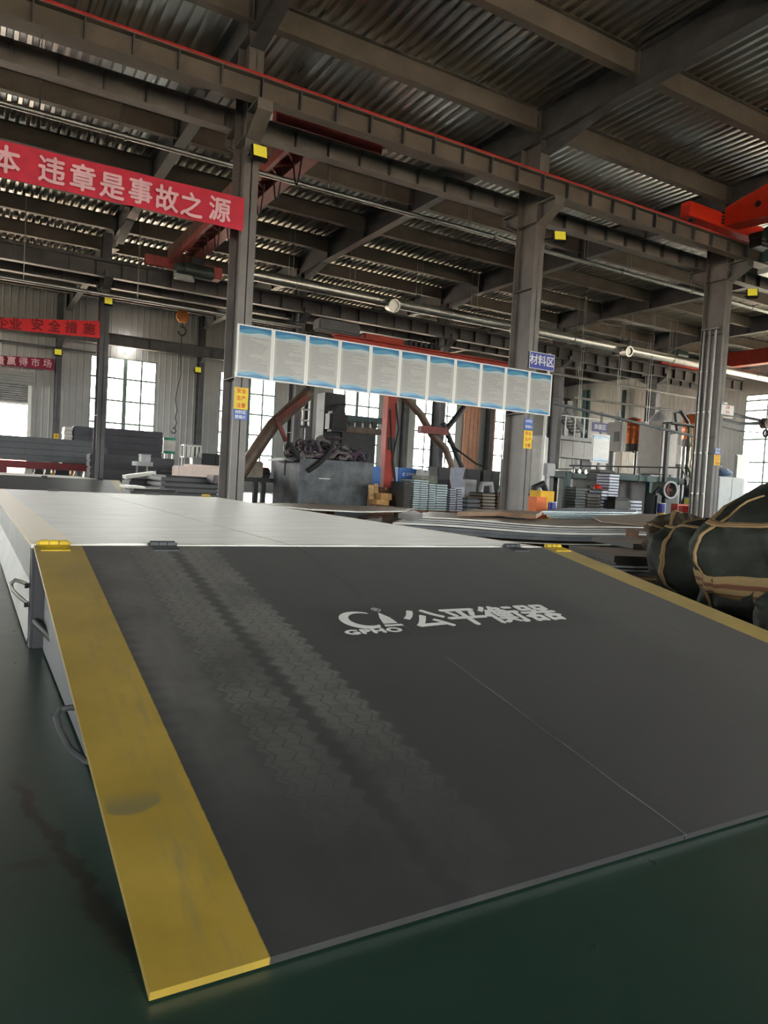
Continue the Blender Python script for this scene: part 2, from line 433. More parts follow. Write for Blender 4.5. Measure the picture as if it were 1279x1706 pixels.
window(1, XR + .05, *RW[2], [(RW[2][0] + RW[2][1]) / 2], [4.7], [])
for (a, b, z0, z1) in LW: window(1, XL - .05, a, b, z0, z1, [a + (b - a) * k / 5 for k in (1, 2, 3, 4)], [(z0 + z1) / 2], [])
for (a, b, z0, z1) in far_holes: portal('daylight_portal', ((a + b) / 2, YB + .2, (z0 + z1) / 2), b - a, z1 - z0, (-math.pi / 2, 0, 0))
for (a, b, z0, z1) in near_holes: portal('daylight_portal', ((a + b) / 2, YF - .2, (z0 + z1) / 2), b - a, z1 - z0, (math.pi / 2, 0, 0))
for (a, b, z0, z1) in RW: portal('daylight_portal', (XR + .2, (a + b) / 2, (z0 + z1) / 2), z1 - z0, b - a, (0, math.pi / 2, 0))
for (a, b, z0, z1) in LW: portal('daylight_portal', (XL - .2, (a + b) / 2, (z0 + z1) / 2), z1 - z0, b - a, (0, -math.pi / 2, 0))
# roller door, half open
d = sroot('door_1', (DX1, YB, 0))
for x in (DX0, DX1):
    m = MB(); m.box(x - .07, x + .07, YB - .16, YB - .02, 0, DZ + .3); m.build('guide_rail', PLASTW, d)
m = MB(); z = 3.46
while z < DZ + .1:
    m.extr([(YB - .02, z), (YB - .09, z + .02), (YB - .09, z + .07), (YB - .02, z + .09)], 0, DX0, DX1); z += .095
m.box(DX0, DX1, YB - .03, YB - .01, 3.46, DZ + .12); m.build('roller_shutter', mat('shutter_grey', (150, 148, 150), .5, .3), d)
m = MB(); m.box(DX0, DX1, YB - .1, YB - .01, 3.38, 3.47); m.build('bottom_bar', PLASTW, d)
m = MB()
for k in range(5): m.box(DX0 - .1, DX1 + .12, YB - .35 - .03 * (k % 2), YB - .01, DZ + .12 * k, DZ + .12 * k + .11)
m.build('roller_hood', WALLD, d)

# ---- columns
def column(x, y, h, label, z_corb=6.56, mt=STEELD, corb=(1, -1), w=.24, dpt=.6):
    r = thing('steel_column', label, 'column', (x, y, 0))
    m = MB(); m.box(x - w / 2, x + w / 2, y - dpt / 2, y - dpt / 2 + .018, 0, h); m.box(x - w / 2, x + w / 2, y + dpt / 2 - .018, y + dpt / 2, 0, h)
    m.box(x - .008, x + .008, y - dpt / 2, y + dpt / 2, 0, h); m.build('column_shaft', mt, r)
    m = MB(); m.bbox(x - w / 2 - .06, x + w / 2 + .06, y - dpt / 2 - .06, y + dpt / 2 + .06, 0, .03, .005); m.build('base_plate', mt, r)
    m = MB()
    for z in (2.4, 4.9, 6.2): m.box(x - w / 2 + .005, x + w / 2 - .005, y - dpt / 2 + .018, y + dpt / 2 - .018, z, z + .012)
    m.build('stiffener', mt, r)
    for s in corb:
        m = MB(); e = y + s * dpt / 2
        m.extr([(e, z_corb - .42), (e + s * .03, z_corb - .42), (e + s * .50, z_corb - .15), (e + s * .50, z_corb - .02), (e, z_corb - .02)], 0, x - .008, x + .008)
        m.bar((x, e + s * .01, z_corb - .42), (x, e + s * .50, z_corb - .15), w, .016); m.box(x - w / 2, x + w / 2, e, e + s * .51, z_corb - .02, z_corb)
        m.box(x - w / 2, x + w / 2, e + s * .49, e + s * .505, z_corb - .16, z_corb)
        m.build('corbel', mt, r)
    return r
YA, YBc, YC = 11.6, 23.5, 35.5
CA1 = column(3.77, YA, 7.8, 'steel column at the far right corner of the weighbridge deck, notice board row starts on it', mt=STEEL)
CA2 = column(9.77, YA, 7.8, 'steel column carrying the blue material area sign at the right end of the notice boards', mt=STEEL)
CA3 = column(15.77, YA, 7.8, 'steel column with three light conduits running up it, near the right edge', mt=STEEL)
LB = {3.45: 'steel column at the right end of the bright red banner, before the tall left window', 9.77: 'steel column behind the big grey scrap box',
      15.77: 'steel column behind the stack of pale bricks-like plates, brown pipe leaning on it', 21.77: 'steel column carrying pipes right of the last notice board', 27.77: 'steel column by the stairway at the end of the row, farthest right of its row'}
CB = {x: column(x, YBc, 7.8, l) for x, l in LB.items()}
LC = {-8.23: 'wall column left of the roller door, hidden edge', 3.4: 'wall column between the roller door and the tall left window', 9.75: 'wall column right of the tall left window', 15.6: 'wall column against the far wall, behind the welding gantry', 21.55: 'wall column with peach panels either side of it', 27.6: 'wall column of the far wall nearest the far right corner'}
for x, l in LC.items():
    if x > 0: column(x, YC, 8.4, l, corb=(-1,), dpt=.5)

# ---- crane runway beams
def runway(y, x0, x1, z0, label, rail=True, mt=STEEL, st=.72, rmat=None, hgt=.45, ph=.3):
    r = thing('crane_runway_beam', label, 'crane beam', (x0, y, z0)); z1 = z0 + hgt
    m = MB(); m.extr(hprof(y, .22, z0, z1, .016, .010), 0, x0, x1); m.build('beam_section', mt, r)
    m = MB(); m.box(-.012, .012, -.1, .1, .016, hgt - .016); pr = None; x = x0 + ph
    while x < x1:
        if pr is None: pr = m.build('web_stiffener', STEELD, r, local=True); pr.location = Vector((x, y, z0)) - r.location  # stiffener shadow is put into this darker colour
        else: same('web_stiffener', pr, r, Vector((x, y, z0)) - r.location)
        x += st
    if rail:
        m = MB(); m.extr([(y - .05, z1), (y + .05, z1), (y + .05, z1 + .012), (y + .012, z1 + .02), (y + .03, z1 + .06), (y + .03, z1 + .085), (y - .03, z1 + .085), (y - .03, z1 + .06), (y - .012, z1 + .02), (y - .05, z1 + .012)], 0, x0, x1)
        m.build('crane_rail', rmat or STEELD, r)
    return r
RA1 = runway(10.95, -8, 22.2, 6.57, 'crane runway beam with a red rail crossing in front of the three near columns', rmat=REDRAIL, hgt=.33, st=.63, ph=.40, mt=PURL)
RA2 = runway(12.12, -8, 22.2, 6.55, 'crane runway beam just behind the near columns, parallel to the red railed one', hgt=.33, st=.63, ph=.2, rail=False)
RB1 = runway(22.85, -8, 33.5, 6.40, 'crane runway beam on the near side of the middle column row', mt=STEELD)
RB2 = runway(24.15, -8, 33.5, 6.40, 'crane runway beam on the far side of the middle column row', mt=STEELD)
RC = runway(34.85, -14, 33.5, 6.35, 'crane runway beam along the far wall above its windows', mt=STEELD)
# ================================================================== weighbridge and ramp
RV = Vector((0, 2.533, .461)).normalized(); RN = Vector((0, -RV.z, RV.y)); R0 = Vector((0, 1.147, .02)); RL = 2.5746
def rp(x, v, o=0.0): return Vector((x, 0, 0)) + R0 + RV * v + RN * o
def m_ramp():
    t = NT('ramp_paint'); uvn = t.new('ShaderNodeUVMap'); sx = t.new('ShaderNodeSeparateXYZ'); t.l(uvn.outputs[0], sx.inputs[0]); u, v = sx.outputs[0], sx.outputs[1]
    def mp(scale):
        m = t.new('ShaderNodeMapping'); m.inputs['Scale'].default_value = scale; t.l(uvn.outputs[0], m.inputs[0]); return m.outputs[0]
    n1 = t.noise(mp((1, 1, 1)), 3, 6, .65); n2 = t.noise(mp((8, 1.2, 1)), 4, 5, .7); n3 = t.noise(mp((1, 1, 1)), 40, 4, .7); nl = t.noise(mp((1, 1, 1)), 11, 4, .6)
    def band(x, a, b, s): return t.math('MULTIPLY', t.step(x, a - s, a + s), t.math('SUBTRACT', 1.0, t.step(x, b - s, b + s)))
    base = t.mix(n1, (.021, .0214, .0235), (.034, .0347, .037))
    # stencil patch behind the lettering: darker fresh paint with soft sprayed edges
    nu = t.math('ADD', u, t.math('MULTIPLY', t.math('SUBTRACT', nl, .5), .10)); nv = t.math('ADD', v, t.math('MULTIPLY', t.math('SUBTRACT', n1, .5), .02))
    patch = t.math('MULTIPLY', band(nu, 1.24, 2.66, .06), band(nv, 1.29, 1.645, .015)); base = t.mix(t.math('MULTIPLY', patch, .8), base, (.014, .0144, .0165))
    # tyre tracks: zig-zag tread blocks printed in dust
    tri = t.math('MULTIPLY', t.math('ABSOLUTE', t.math('SUBTRACT', t.math('FRACT', t.math('DIVIDE', v, .072)), .5)), .055)
    tu = t.math('ADD', t.math('ADD', u, tri), t.math('MULTIPLY', t.math('SUBTRACT', nl, .5), .034))
    fr = t.math('ABSOLUTE', t.math('SUBTRACT', t.math('FRACT', t.math('DIVIDE', tu, .052)), .5))
    cr = t.math('ABSOLUTE', t.math('SUBTRACT', t.math('FRACT', t.math('ADD', t.math('DIVIDE', v, .036), t.math('MULTIPLY', u, 4.0))), .5))
    lines = t.math('MAXIMUM', t.step(fr, .40, .47), t.math('MULTIPLY', t.step(cr, .38, .47), .6))
    tread = t.math('MULTIPLY', t.math('SUBTRACT', 1.0, t.math('MULTIPLY', lines, .75)), t.math('ADD', .35, t.math('MULTIPLY', n2, .9)))
    fade = t.math('MULTIPLY', t.math('ADD', .10, t.math('MULTIPLY', t.step(v, .15, 1.25), .90)), t.math('ADD', .35, t.step(n1, .3, .6)))
    ta = t.math('MULTIPLY', t.math('MULTIPLY', band(tu, .705, .885, .008), tread), .85)
    tb = t.math('MULTIPLY', t.math('MULTIPLY', band(tu, .93, 1.115, .012), tread), .95)
    tc = t.math('MULTIPLY', t.math('MULTIPLY', band(tu, .52, .70, .04), t.math('ADD', .2, t.math('MULTIPLY', n2, .9))), .75)
    td = t.math('MULTIPLY', t.math('MULTIPLY', band(tu, 2.72, 3.2, .10), t.step(n2, .35, .75)), .18)
    dust = t.math('MULTIPLY', t.math('ADD', t.math('MAXIMUM', t.math('MAXIMUM', ta, tb), tc), td), fade)
    base = t.mix(dust, base, (.125, .124, .114))
    chips = t.step(n3, .775, .80); base = t.mix(t.math('MULTIPLY', chips, t.math('MULTIPLY', band(u, .6, 2.4, .2), .35)), base, (.35, .35, .35))
    # yellow edge stripes, scuffed
    uw = t.math('ADD', u, t.math('MULTIPLY', t.math('SUBTRACT', n3, .5), .006))
    ym = t.math('MAXIMUM', t.math('SUBTRACT', 1.0, t.step(uw, .481, .485)), t.step(uw, 3.372, 3.377))
    yc = t.mix(t.step(n1, .3, .75), (.265, .178, .021), (.38, .258, .040)); yc = t.mix(t.math('MULTIPLY', t.step(n2, .45, .8), t.math('MULTIPLY', band(u, .36, .47, .03), .75)), yc, (.19, .16, .08))
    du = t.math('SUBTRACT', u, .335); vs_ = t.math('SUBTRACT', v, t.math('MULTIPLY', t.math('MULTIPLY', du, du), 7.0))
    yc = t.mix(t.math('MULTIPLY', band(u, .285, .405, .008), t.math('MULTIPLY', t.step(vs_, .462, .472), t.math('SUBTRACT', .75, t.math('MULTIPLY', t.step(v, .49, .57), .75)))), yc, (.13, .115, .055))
    yc = t.mix(t.math('MULTIPLY', t.step(n3, .66, .74), .35), yc, (.10, .08, .03))
    t.color(t.mix(ym, base, yc)); t.rough(t.math('ADD', t.math('MULTIPLY', n1, .12), .40)); t.bsdf.inputs['Specular IOR Level'].default_value = .8; t.bsdf.inputs['Sheen Weight'].default_value = .07; t.bsdf.inputs['Sheen Roughness'].default_value = .4
    t.bump(t.math('ADD', t.math('MULTIPLY', n3, .25), t.math('MULTIPLY', dust, 1.2)), .22, .004); return t.mat
RAMP = m_ramp()
def m_deck():
    t = NT('deck_paint'); uvn = t.new('ShaderNodeUVMap'); sx = t.new('ShaderNodeSeparateXYZ'); t.l(uvn.outputs[0], sx.inputs[0]); u, v = sx.outputs[0], sx.outputs[1]
    m = t.new('ShaderNodeMapping'); m.inputs['Scale'].default_value = (.7, 3.2, 1); t.l(uvn.outputs[0], m.inputs[0])
    n = t.noise(m.outputs[0], 2.2, 6, .65); c = t.mix(t.step(n, .3, .72), (.33, .30, .265), (.53, .485, .43))
    y = t.math('SUBTRACT', 1.0, t.step(u, .45, .47)); c = t.mix(t.math('MULTIPLY', y, .75), c, (.62, .44, .17)); y2 = t.step(u, 3.36, 3.365); c = t.mix(y2, c, (.5, .37, .15))
    t.color(c); t.rough(t.math('ADD', t.math('MULTIPLY', n, .2), .42)); t.bump(n, .08, .004); t.bsdf.inputs['Sheen Weight'].default_value = .15; t.bsdf.inputs['Sheen Roughness'].default_value = .4; return t.mat
DECK = m_deck()
SIDEP = mat('side_lilac_grey', (54, 54, 60), .5, 0, .08, 2)
uvr = lambda p: (p.x, (p - R0).dot(RV))
uvd = lambda p: (p.x, p.y)
ramp = thing('loading_ramp', 'dark grey sloping loading ramp with yellow edge stripes and white lettering, in the foreground', 'ramp', (1.9, 1.147, 0))
for (a, b) in ((.278, 1.586), (1.590, 3.575)):
    m = MB(); m.obox(rp((a + b) / 2, RL / 2, -.008), (b - a, 0, 0), RV * RL, RN * .016); m.build('ramp_plate', RAMP, ramp, uvf=uvr)
m = MB(); m.tube([rp(1.588 + .003 * math.sin(i * 2.1), RL * i / 24, -.002) for i in range(25)], .0042, 6); m.build('weld_seam', mat('weld_grey', (84, 85, 88), .5), ramp, smooth=True)
# ribs and side webs under the ramp plate
for x in (.33, 1.55, 3.50):
    m = MB(); m.extr([(1.42, .012), (3.60, .012), (3.60, .44), (1.42, .048)], 0, x - .006, x + .006); m.build('side_web', GREYP, ramp)
m = MB()
hk_ = A(137, 1222, 0, .29); hy, hz = hk_.y, hk_.z; m.tube([(.33, hy + .10, hz + .035), (.27, hy + .11, hz + .04), (.242, hy + .10, hz + .04), (.232, hy + .07, hz + .03), (.236, hy + .03, hz + .01), (.255, hy - .05, hz - .02), (.285, hy - .11, hz - .035), (.33, hy - .13, hz - .04)], .009, 8)
m.build('tie_down_hook', RUBBERG, ramp, smooth=True)
m = MB(); p0 = A(60, 1036, 1, 3.62); p1 = A(99, 1076, 1, 3.25); m.tube([p0, p1], .018, 10); m.build('hinge_pin_bar', BLACK, ramp, smooth=True)
# hinges
def hinge(x0, x1, mt):
    m = MB(); n = 3; w = (x1 - x0) / n; c = Vector((0, 3.70, .488))
    for k in range(n):
        m.tube([(x0 + w * k + .002, c.y, c.z), (x0 + w * (k + 1) - .002, c.y, c.z)], .017, 12)
    h = m.build('hinge', mt, ramp, smooth=True)
    m = MB(); m.tube([(x0 - .01, c.y, c.z), (x1 + .01, c.y, c.z)], .008, 8); m.build('hinge_pin', mt, h, smooth=True)
    m = MB(); m.obox(rp((x0 + x1) / 2, RL - .05, .003), (x1 - x0, 0, 0), RV * .08, RN * .006); m.build('hinge_leaf', mt, h)
hinge(.30, .425, YELLOWH); hinge(.80, .925, RUBBERG); hinge(3.06, 3.185, RUBBERG); hinge(3.42, 3.55, YELLOWH)
# lettering (built flat on the plate)
def rm(x, v, o=.0012):
    return Matrix.Translation(rp(x, v, o) - ramp.location) @ frame_m((0, 0, 0), (1, 0, 0), RV)
for i, ch in enumerate('公平衡器'):
    text_mesh('lettering', ch, .215, LETW, ramp, rm(1.735 + .214 * i, 1.452), bold=.030, sx=1.04)
text_mesh('lettering', 'GPHO', .062, LETW, ramp, rm(1.425, 1.366), bold=.06, sx=1.40, spacing=1.12)
text_mesh('lettering', '®', .06, LETW, ramp, rm(1.555, 1.590))
# emblem: a thick crescent C closing on a slanted block
lg = []
for k in range(33):
    q = math.radians(52 + k * 246 / 32); lg.append((1.432 + .098 * math.cos(q), 1.487 + .096 * math.sin(q)))
for k in range(33):
    q = math.radians(298 - k * 246 / 32); lg.append((1.450 + .072 * math.cos(q), 1.492 + .070 * math.sin(q)))
m = MB(); nn = 33
m.v = [rp(x, v, .0012) for x, v in lg]
m.f = [(i, i + 1, 2 * nn - 2 - i, 2 * nn - 1 - i) for i in range(nn - 1)]; m.m = [0] * len(m.f)
b = len(m.v); m.v += [rp(x, v, .0012) for x, v in ((1.506, 1.435), (1.575, 1.435), (1.572, 1.50), (1.548, 1.560), (1.522, 1.50))]; m.f.append((b, b + 1, b + 2, b + 3, b + 4)); m.m.append(0)
b = len(m.v); m.v += [rp(x, v, .0012) for x, v in ((1.500, 1.405), (1.590, 1.405), (1.588, 1.425), (1.502, 1.425))]; m.f.append((b, b + 1, b + 2, b + 3)); m.m.append(0)
m.build('emblem', LETW, ramp)
# pale nick at the foot of the ramp
# the deck
DZ_ = .481; DY0, DY1 = 3.725, 11.22
wb = thing('weighbridge_deck', 'long raised weighbridge deck with pale dusty top, behind the ramp', 'weighbridge', (1.85, 7.5, 0))
for (a, b) in ((.272, 1.581), (1.595, 3.415)):
    m = MB(); m.box(a, b, DY0 + .06, DY1, DZ_ - .014, DZ_); m.build('deck_plate', DECK, wb, uvf=uvd)
m = MB(); m.box(1.5, 1.68, DY0 + .06, DY1, DZ_ - .05, DZ_ - .016); m.build('seam_shade_strip', BLACK, wb)  # black strip added under the gap to stand in for its shade
m = MB(); m.box(.272, 3.415, DY0, DY0 + .055, DZ_ - .02, DZ_ + .001); m.build('hinge_strip', EDGEW, wb)
m = MB(); m.box(.272, 3.415, DY0 + .003, DY0 + .05, .02, DZ_ - .02); m.build('end_beam', GREYP, wb)
for (s, x) in ((-1, .272), (1, 3.415)):
    m = MB(); xi = x - s * .05     # side plates stand in from the edge of the deck plate
    m.extr([(xi, .42), (xi - s * .02, .42), (xi - s * .02, .20), (xi - s * .0, .20)], 1, DY0 + .06, DY1); m.build('side_plate', SIDEP, wb)
    m = MB(); m.extr([(xi, .20), (xi + s * .055, .012), (xi + s * .035, .012), (xi - s * .02, .20)], 1, DY0 + .06, DY1); m.build('skirt_plate', SIDEP, wb)
    m = MB(); m.box(xi - s * .10, xi - s * .14, DY0 + .06, DY1, .36, DZ_ - .014); m.build('main_beam', DARKM, wb)
m = MB(); m.bbox(.272, .285, DY0 - .03, DY0 + .06, .0, DZ_ - .015, .003); m.box(.285, .345, DY0 - .04, DY0 - .028, .0, .45); m.build('corner_post', SIDEP, wb)
m = MB(); y = DY0 + .02
m.tube([(.27, y, .285), (.24, y + .01, .30), (.21, y + .03, .308), (.195, y + .04, .29), (.20, y + .04, .262), (.225, y + .02, .235), (.27, y, .195)], .009, 8); m.build('tie_down_hook', GALV, wb, smooth=True)
for z in (.285, .195): m = MB(); m.tube([(.268, y, z), (.250, y, z)], .013, 6); m.build('hook_nut', BLACK, wb)
m = MB(); m.bbox(3.14, 3.27, 11.03, 11.07, DZ_, DZ_ + .045, .008); m.build('hinge', YELLOWH, wb)
m = MB(); m.bbox(.98, 1.12, 11.06, 11.1, DZ_, DZ_ + .03, .008); m.build('hinge', RUBBERG, wb)
m = MB(); m.bbox(2.30, 2.52, 11.08, 11.12, DZ_, DZ_ + .03, .008); m.build('hinge', RUBBERG, wb)
# second weighbridge ramp beyond the deck
def ramp_far(x0, x1, y0, y1, z1):
    r = thing('loading_ramp', 'far grey ramp of a second weighbridge showing beyond the end of the pale deck', 'ramp', ((x0 + x1) / 2, y0, 0))
    d = Vector((0, y1 - y0, z1 - .02)); L = d.length; d.normalize(); n = Vector((0, -d.z, d.y)); c = Vector(((x0 + x1) / 2, (y0 + y1) / 2, (z1 + .02) / 2))
    m = MB(); m.obox(c - n * .01, (x1 - x0 - .5, 0, 0), d * L, n * .02); m.build('ramp_plate', GREYP, r)
    for s in (-1, 1):
        m = MB(); m.obox(c + Vector((s * ((x1 - x0) / 2 - .125), 0, 0)) - n * .01, (.25, 0, 0), d * L, n * .02); m.build('edge_stripe', YELLOWH, r)
    m = MB(); m.box(x0, x1, y1, y1 + .06, .0, z1); m.build('end_beam', GREYL, r)
    m = MB(); m.extr([(y0 + .3, .0), (y1, .0), (y1, z1 - .03), (y0 + .3, .03)], 0, x1 - .05, x1 - .03); m.build('side_web', GREYP, r)
    for k in range(3):
        xx = x0 + .5 + k * (x1 - x0 - 1) / 2; m = MB(); m.tube([(xx - .07, y1, z1 + .01), (xx + .07, y1, z1 + .01)], .02, 8); m.build('hinge', RUBBERG, r, smooth=True)
    return r
ramp_far(-.1, 3.72, 18.9, 21.4, .50)
m = MB(); m.box(-.05, 3.30, 21.5, 27.0, .44, .49); w2 = thing('weighbridge_deck', 'second weighbridge deck hidden behind its far ramp', 'weighbridge', (1.8, 24, 0)); m.build('deck_plate', DECK, w2, uvf=uvd)
for xx in (0, 3.15): m = MB(); m.box(xx, xx + .1, 21.5, 27, 0, .44); m.build('side_plate', GREYL, w2)
# ================================================================== notice boards, banners, signs
def m_poster():
    t = NT('notice_print'); uvn = t.new('ShaderNodeUVMap'); sx = t.new('ShaderNodeSeparateXYZ'); t.l(uvn.outputs[0], sx.inputs[0]); u, v = sx.outputs[0], sx.outputs[1]
    oi = t.new('ShaderNodeObjectInfo'); rnd = oi.outputs['Random']
    row = t.math('FLOOR', t.math('MULTIPLY', v, 30)); fr = t.math('FRACT', t.math('MULTIPLY', v, 30))
    cb = t.new('ShaderNodeCombineXYZ'); t.l(row, cb.inputs[0]); t.l(t.math('MULTIPLY', rnd, 57), cb.inputs[1])
    wn_ = t.new('ShaderNodeTexWhiteNoise', noise_dimensions='2D'); t.l(cb.outputs[0], wn_.inputs['Vector']); rr = wn_.outputs['Value']
    end = t.math('ADD', .35, t.math('MULTIPLY', t.step(rr, .1, .7), .56))
    ln = t.math('MULTIPLY', t.math('MULTIPLY', t.step(fr, .30, .42), t.math('SUBTRACT', 1.0, t.step(fr, .62, .75))), t.math('MULTIPLY', t.step(u, .07, .08), t.math('LESS_THAN', u, end)))
    c2 = t.new('ShaderNodeCombineXYZ'); t.l(t.math('FLOOR', t.math('MULTIPLY', u, 46)), c2.inputs[0]); t.l(row, c2.inputs[1]); w2_ = t.new('ShaderNodeTexWhiteNoise', noise_dimensions='2D'); t.l(c2.outputs[0], w2_.inputs['Vector'])
    ln = t.math('MULTIPLY', ln, t.math('ADD', .45, t.math('MULTIPLY', w2_.outputs['Value'], .55)))
    ln = t.math('MULTIPLY', ln, t.math('MULTIPLY', t.step(v, .14, .15), t.math('SUBTRACT', 1.0, t.step(v, .82, .83))))
    c = t.mix(t.math('MULTIPLY', ln, .75), (.43, .42, .41), (.10, .095, .095))
    def wave(a, f, ph): return t.math('MULTIPLY', t.math('SINE', t.math('ADD', t.math('MULTIPLY', u, f), ph)), a)
    top = t.step(t.math('ADD', v, wave(.022, 6.0, .4)), .868, .878); top2 = t.step(t.math('ADD', v, wave(.030, 4.5, 2.4)), .925, .935)
    c = t.mix(t.math('MULTIPLY', t.step(v, .78, .87), .5), c, (.45, .60, .68)); c = t.mix(top, c, (.06, .27, .44)); c = t.mix(top2, c, (.012, .15, .34))
    bot = t.math('SUBTRACT', 1.0, t.step(t.math('ADD', v, wave(.022, 6.0, 2.0)), .090, .098)); bot2 = t.math('SUBTRACT', 1.0, t.step(t.math('ADD', v, wave(.018, 7.5, .2)), .045, .052))
    c = t.mix(bot, c, (.16, .38, .56)); c = t.mix(bot2, c, (.04, .20, .42))
    t.color(c); t.rough(.26); return t.mat
POSTER = m_poster()
ORD = ['leftmost', 'second', 'third', 'fourth', 'fifth', 'middle (sixth)', 'seventh', 'eighth', 'ninth', 'tenth', 'rightmost (eleventh)']
BX0, BX1 = 3.645, 10.28; bw = (BX1 - BX0) / 11; by = 11.255
proto = None
for i in range(11):
    x = BX0 + bw * i
    lab = ORD[i] + ' white notice board' + (' from the left' if 0 < i < 10 else '') + ' in the long hanging row'
    if proto is None:
        proto = thing('notice_board', lab, 'notice board', (x, by, 2.40), 'hanging notice boards'); m = MB(); w, h, t = bw - .004, .84, .03
        m.box(x, x + w, by - .012, by, 2.40, 2.40 + .02); m.box(x, x + w, by - .012, by, 2.40 + h - .02, 2.40 + h)
        m.box(x, x + t, by - .012, by, 2.42, 2.40 + h - .02); m.box(x + w - t, x + w, by - .012, by, 2.42, 2.40 + h - .02)
        m.box(x, x + w, by, by + .012, 2.40, 2.40 + h); m.build('board_frame', PLASTW, proto)
        m = MB(); x0, x1, z0, z1 = x + t, x + w - t, 2.42, 2.40 + h - .02; m.box(x0, x1, by - .006, by - .001, z0, z1)
        m.build('printed_sheet', POSTER, proto, uvf=lambda p: ((p.x - x0) / (x1 - x0), (p.z - z0) / (z1 - z0)))
    else: dup(proto, (x, by, 2.40), lab)
m = MB()
for z in (2.47, 3.17): m.bar((BX0, by + .028, z), (BX1, by + .028, z), .03, .03)
rail = m.build('hanging_rail', GALV, loc=(BX0, by, 2.4)); tag(stuff(rail), 'thin galvanised rails behind the row of notice boards', 'rail'); del rail['kind']

def cloth(name, label, pts_top, pts_bot, y, rgb, chars, cmat, size, cat='banner', ripple=.02, sxs=.92):
    cmt = mat(name + '_cloth_%d' % rgb[1], rgb, .75, 0, .06, 4)
    r = thing(name, label, cat, (pts_bot[0][0], y, pts_bot[0][1])); n = 40; m = MB(); vs = []
    def ev(pts, u):
        x = pts[0][0] + (pts[-1][0] - pts[0][0]) * u
        for a, b in zip(pts, pts[1:]):
            if a[0] <= x <= b[0] + 1e-6: return x, a[1] + (b[1] - a[1]) * (x - a[0]) / (b[0] - a[0])
        return pts[-1]
    for s in (0, 1):
        for j in range(5):
            for i in range(n + 1):
                u = i / n; w = j / 4; tx, tz = ev(pts_top, u); bx, bz = ev(pts_bot, u)
                d = ripple * (mnoise.noise(Vector((u * 7, w * 1.5, y))) + .4 * math.sin(u * 26 + w * 2)) + s * .004
                vs.append((bx + (tx - bx) * w, y + d, bz + (tz - bz) * w))
    N = n + 1; fs = []
    for s in (0, 1):
        for j in range(4):
            for i in range(n):
                a = s * 5 * N + j * N + i; fs.append((a, a + 1, a + N + 1, a + N))
    m.add(vs, fs); m.build('banner_cloth', cmt, r, smooth=True)
    for ch, px, py in chars:
        p = A(px, py, 1, y - ripple * 1.6 - .004); text_mesh('lettering', ch, size, cmat, r, Matrix.Translation(-r.location) @ frame_m(p, (1, 0, 0), (0, 0, 1)), bold=.025, sx=sxs)
    return r
cloth('slogan_banner', 'long red slogan banner with pink characters ending at the near left column', [(-.9, 5.12), (.28, 5.15), (3.665, 5.20)], [(-.9, 4.66), (.28, 4.67), (3.665, 4.69)], 11.27, (214, 52, 76),
      [('本', 10, 269), ('违', 86, 287), ('章', 138, 300), ('是', 187, 313), ('事', 234, 322), ('故', 278, 334), ('之', 319, 345), ('源', 366, 352)], LETP, .385)
cloth('slogan_banner', 'bright red banner with faint dark characters hung on the far left column', [(-.6, 4.88), (.7, 4.845), (3.30, 5.17)], [(-.6, 4.62), (.7, 4.55), (3.32, 4.67)], 23.16, (255, 60, 66),
      [('企', 3, 540), ('业', 26, 541), ('安', 62, 542), ('全', 91, 545), ('措', 119, 547), ('施', 149, 549)], LETD, .36, ripple=.03)
cloth('slogan_banner', 'dark crimson banner with pale characters above the roller door', [(-.6, 5.35), (1.1, 5.33), (3.19, 5.46)], [(-.6, 4.92), (1.1, 4.93), (3.20, 4.96)], 35.10, (150, 40, 70),
      [('量', 0, 601), ('赢', 19, 602), ('得', 39, 603.5), ('市', 59, 605), ('场', 79, 606.5)], LETP, .38)
def sign(name, label, p0, p1, y, mtb, body, lm, size, border=None, rows=None, loc=None):
    x0, z1 = p0; x1, z0 = p1
    r = thing(name, label, 'sign', (x0, y, z0)); m = MB(); m.box(x0, x1, y - .012, y, z0, z1); m.build('sign_plate', mtb, r)
    if border:
        m = MB(); t = .012
        for b in ((x0, x1, z0, z0 + t), (x0, x1, z1 - t, z1), (x0, x0 + t, z0 + t, z1 - t), (x1 - t, x1, z0 + t, z1 - t)): m.box(b[0], b[1], y - .015, y - .012, b[2], b[3])
        m.build('sign_border', border, r)
    lines = body.split('\n')
    for k, bd in enumerate(lines):
        zz = z1 - (z1 - z0) * (k + .5) / len(lines)
        text_mesh('lettering', bd, size, lm, r, Matrix.Translation(-r.location) @ frame_m(((x0 + x1) / 2, y - .0135, zz), (1, 0, 0), (0, 0, 1)), bold=.02)
    return r
SIGNB = mat('sign_blue', (62, 74, 168), .45, 0, .05); SIGNY = mat('sign_yellow', (238, 206, 50), .5, 0, .08); SIGNL = mat('sign_light_blue', (74, 110, 190), .5, 0, .08)
sign('area_sign', 'blue sign reading material area above the last notice board', (9.64, 3.635), (10.30, 3.30), 11.25, SIGNB, '材料区', LETW, .215, LETW)
def col_signs(x0, x1, zy1, zy0, zb1, zb0, y, where):
    sign('safety_notice', 'yellow safety notice with red print on ' + where, (x0, zy1), (x1, zy0), y, SIGNY, '安全\n生产\n注意', LETR, .08)
    sign('safety_notice', 'blue safety notice with white print on ' + where, (x0, zb1), (x1, zb0), y, SIGNL, '材料区\n禁烟火', LETW, .062)
col_signs(3.655, 3.885, 2.245, 1.90, 1.89, 1.735, 11.295, 'the near left column')
col_signs(9.66, 9.88, 2.06, 1.70, 2.30, 2.08, 11.295, 'the material area column')
col_signs(15.66, 15.88, 1.98, 1.72, 2.14, 1.99, 11.295, 'the conduits column')
p = A(1212, 675, 1, 11.28); q = A(1231, 694, 1, 11.28)
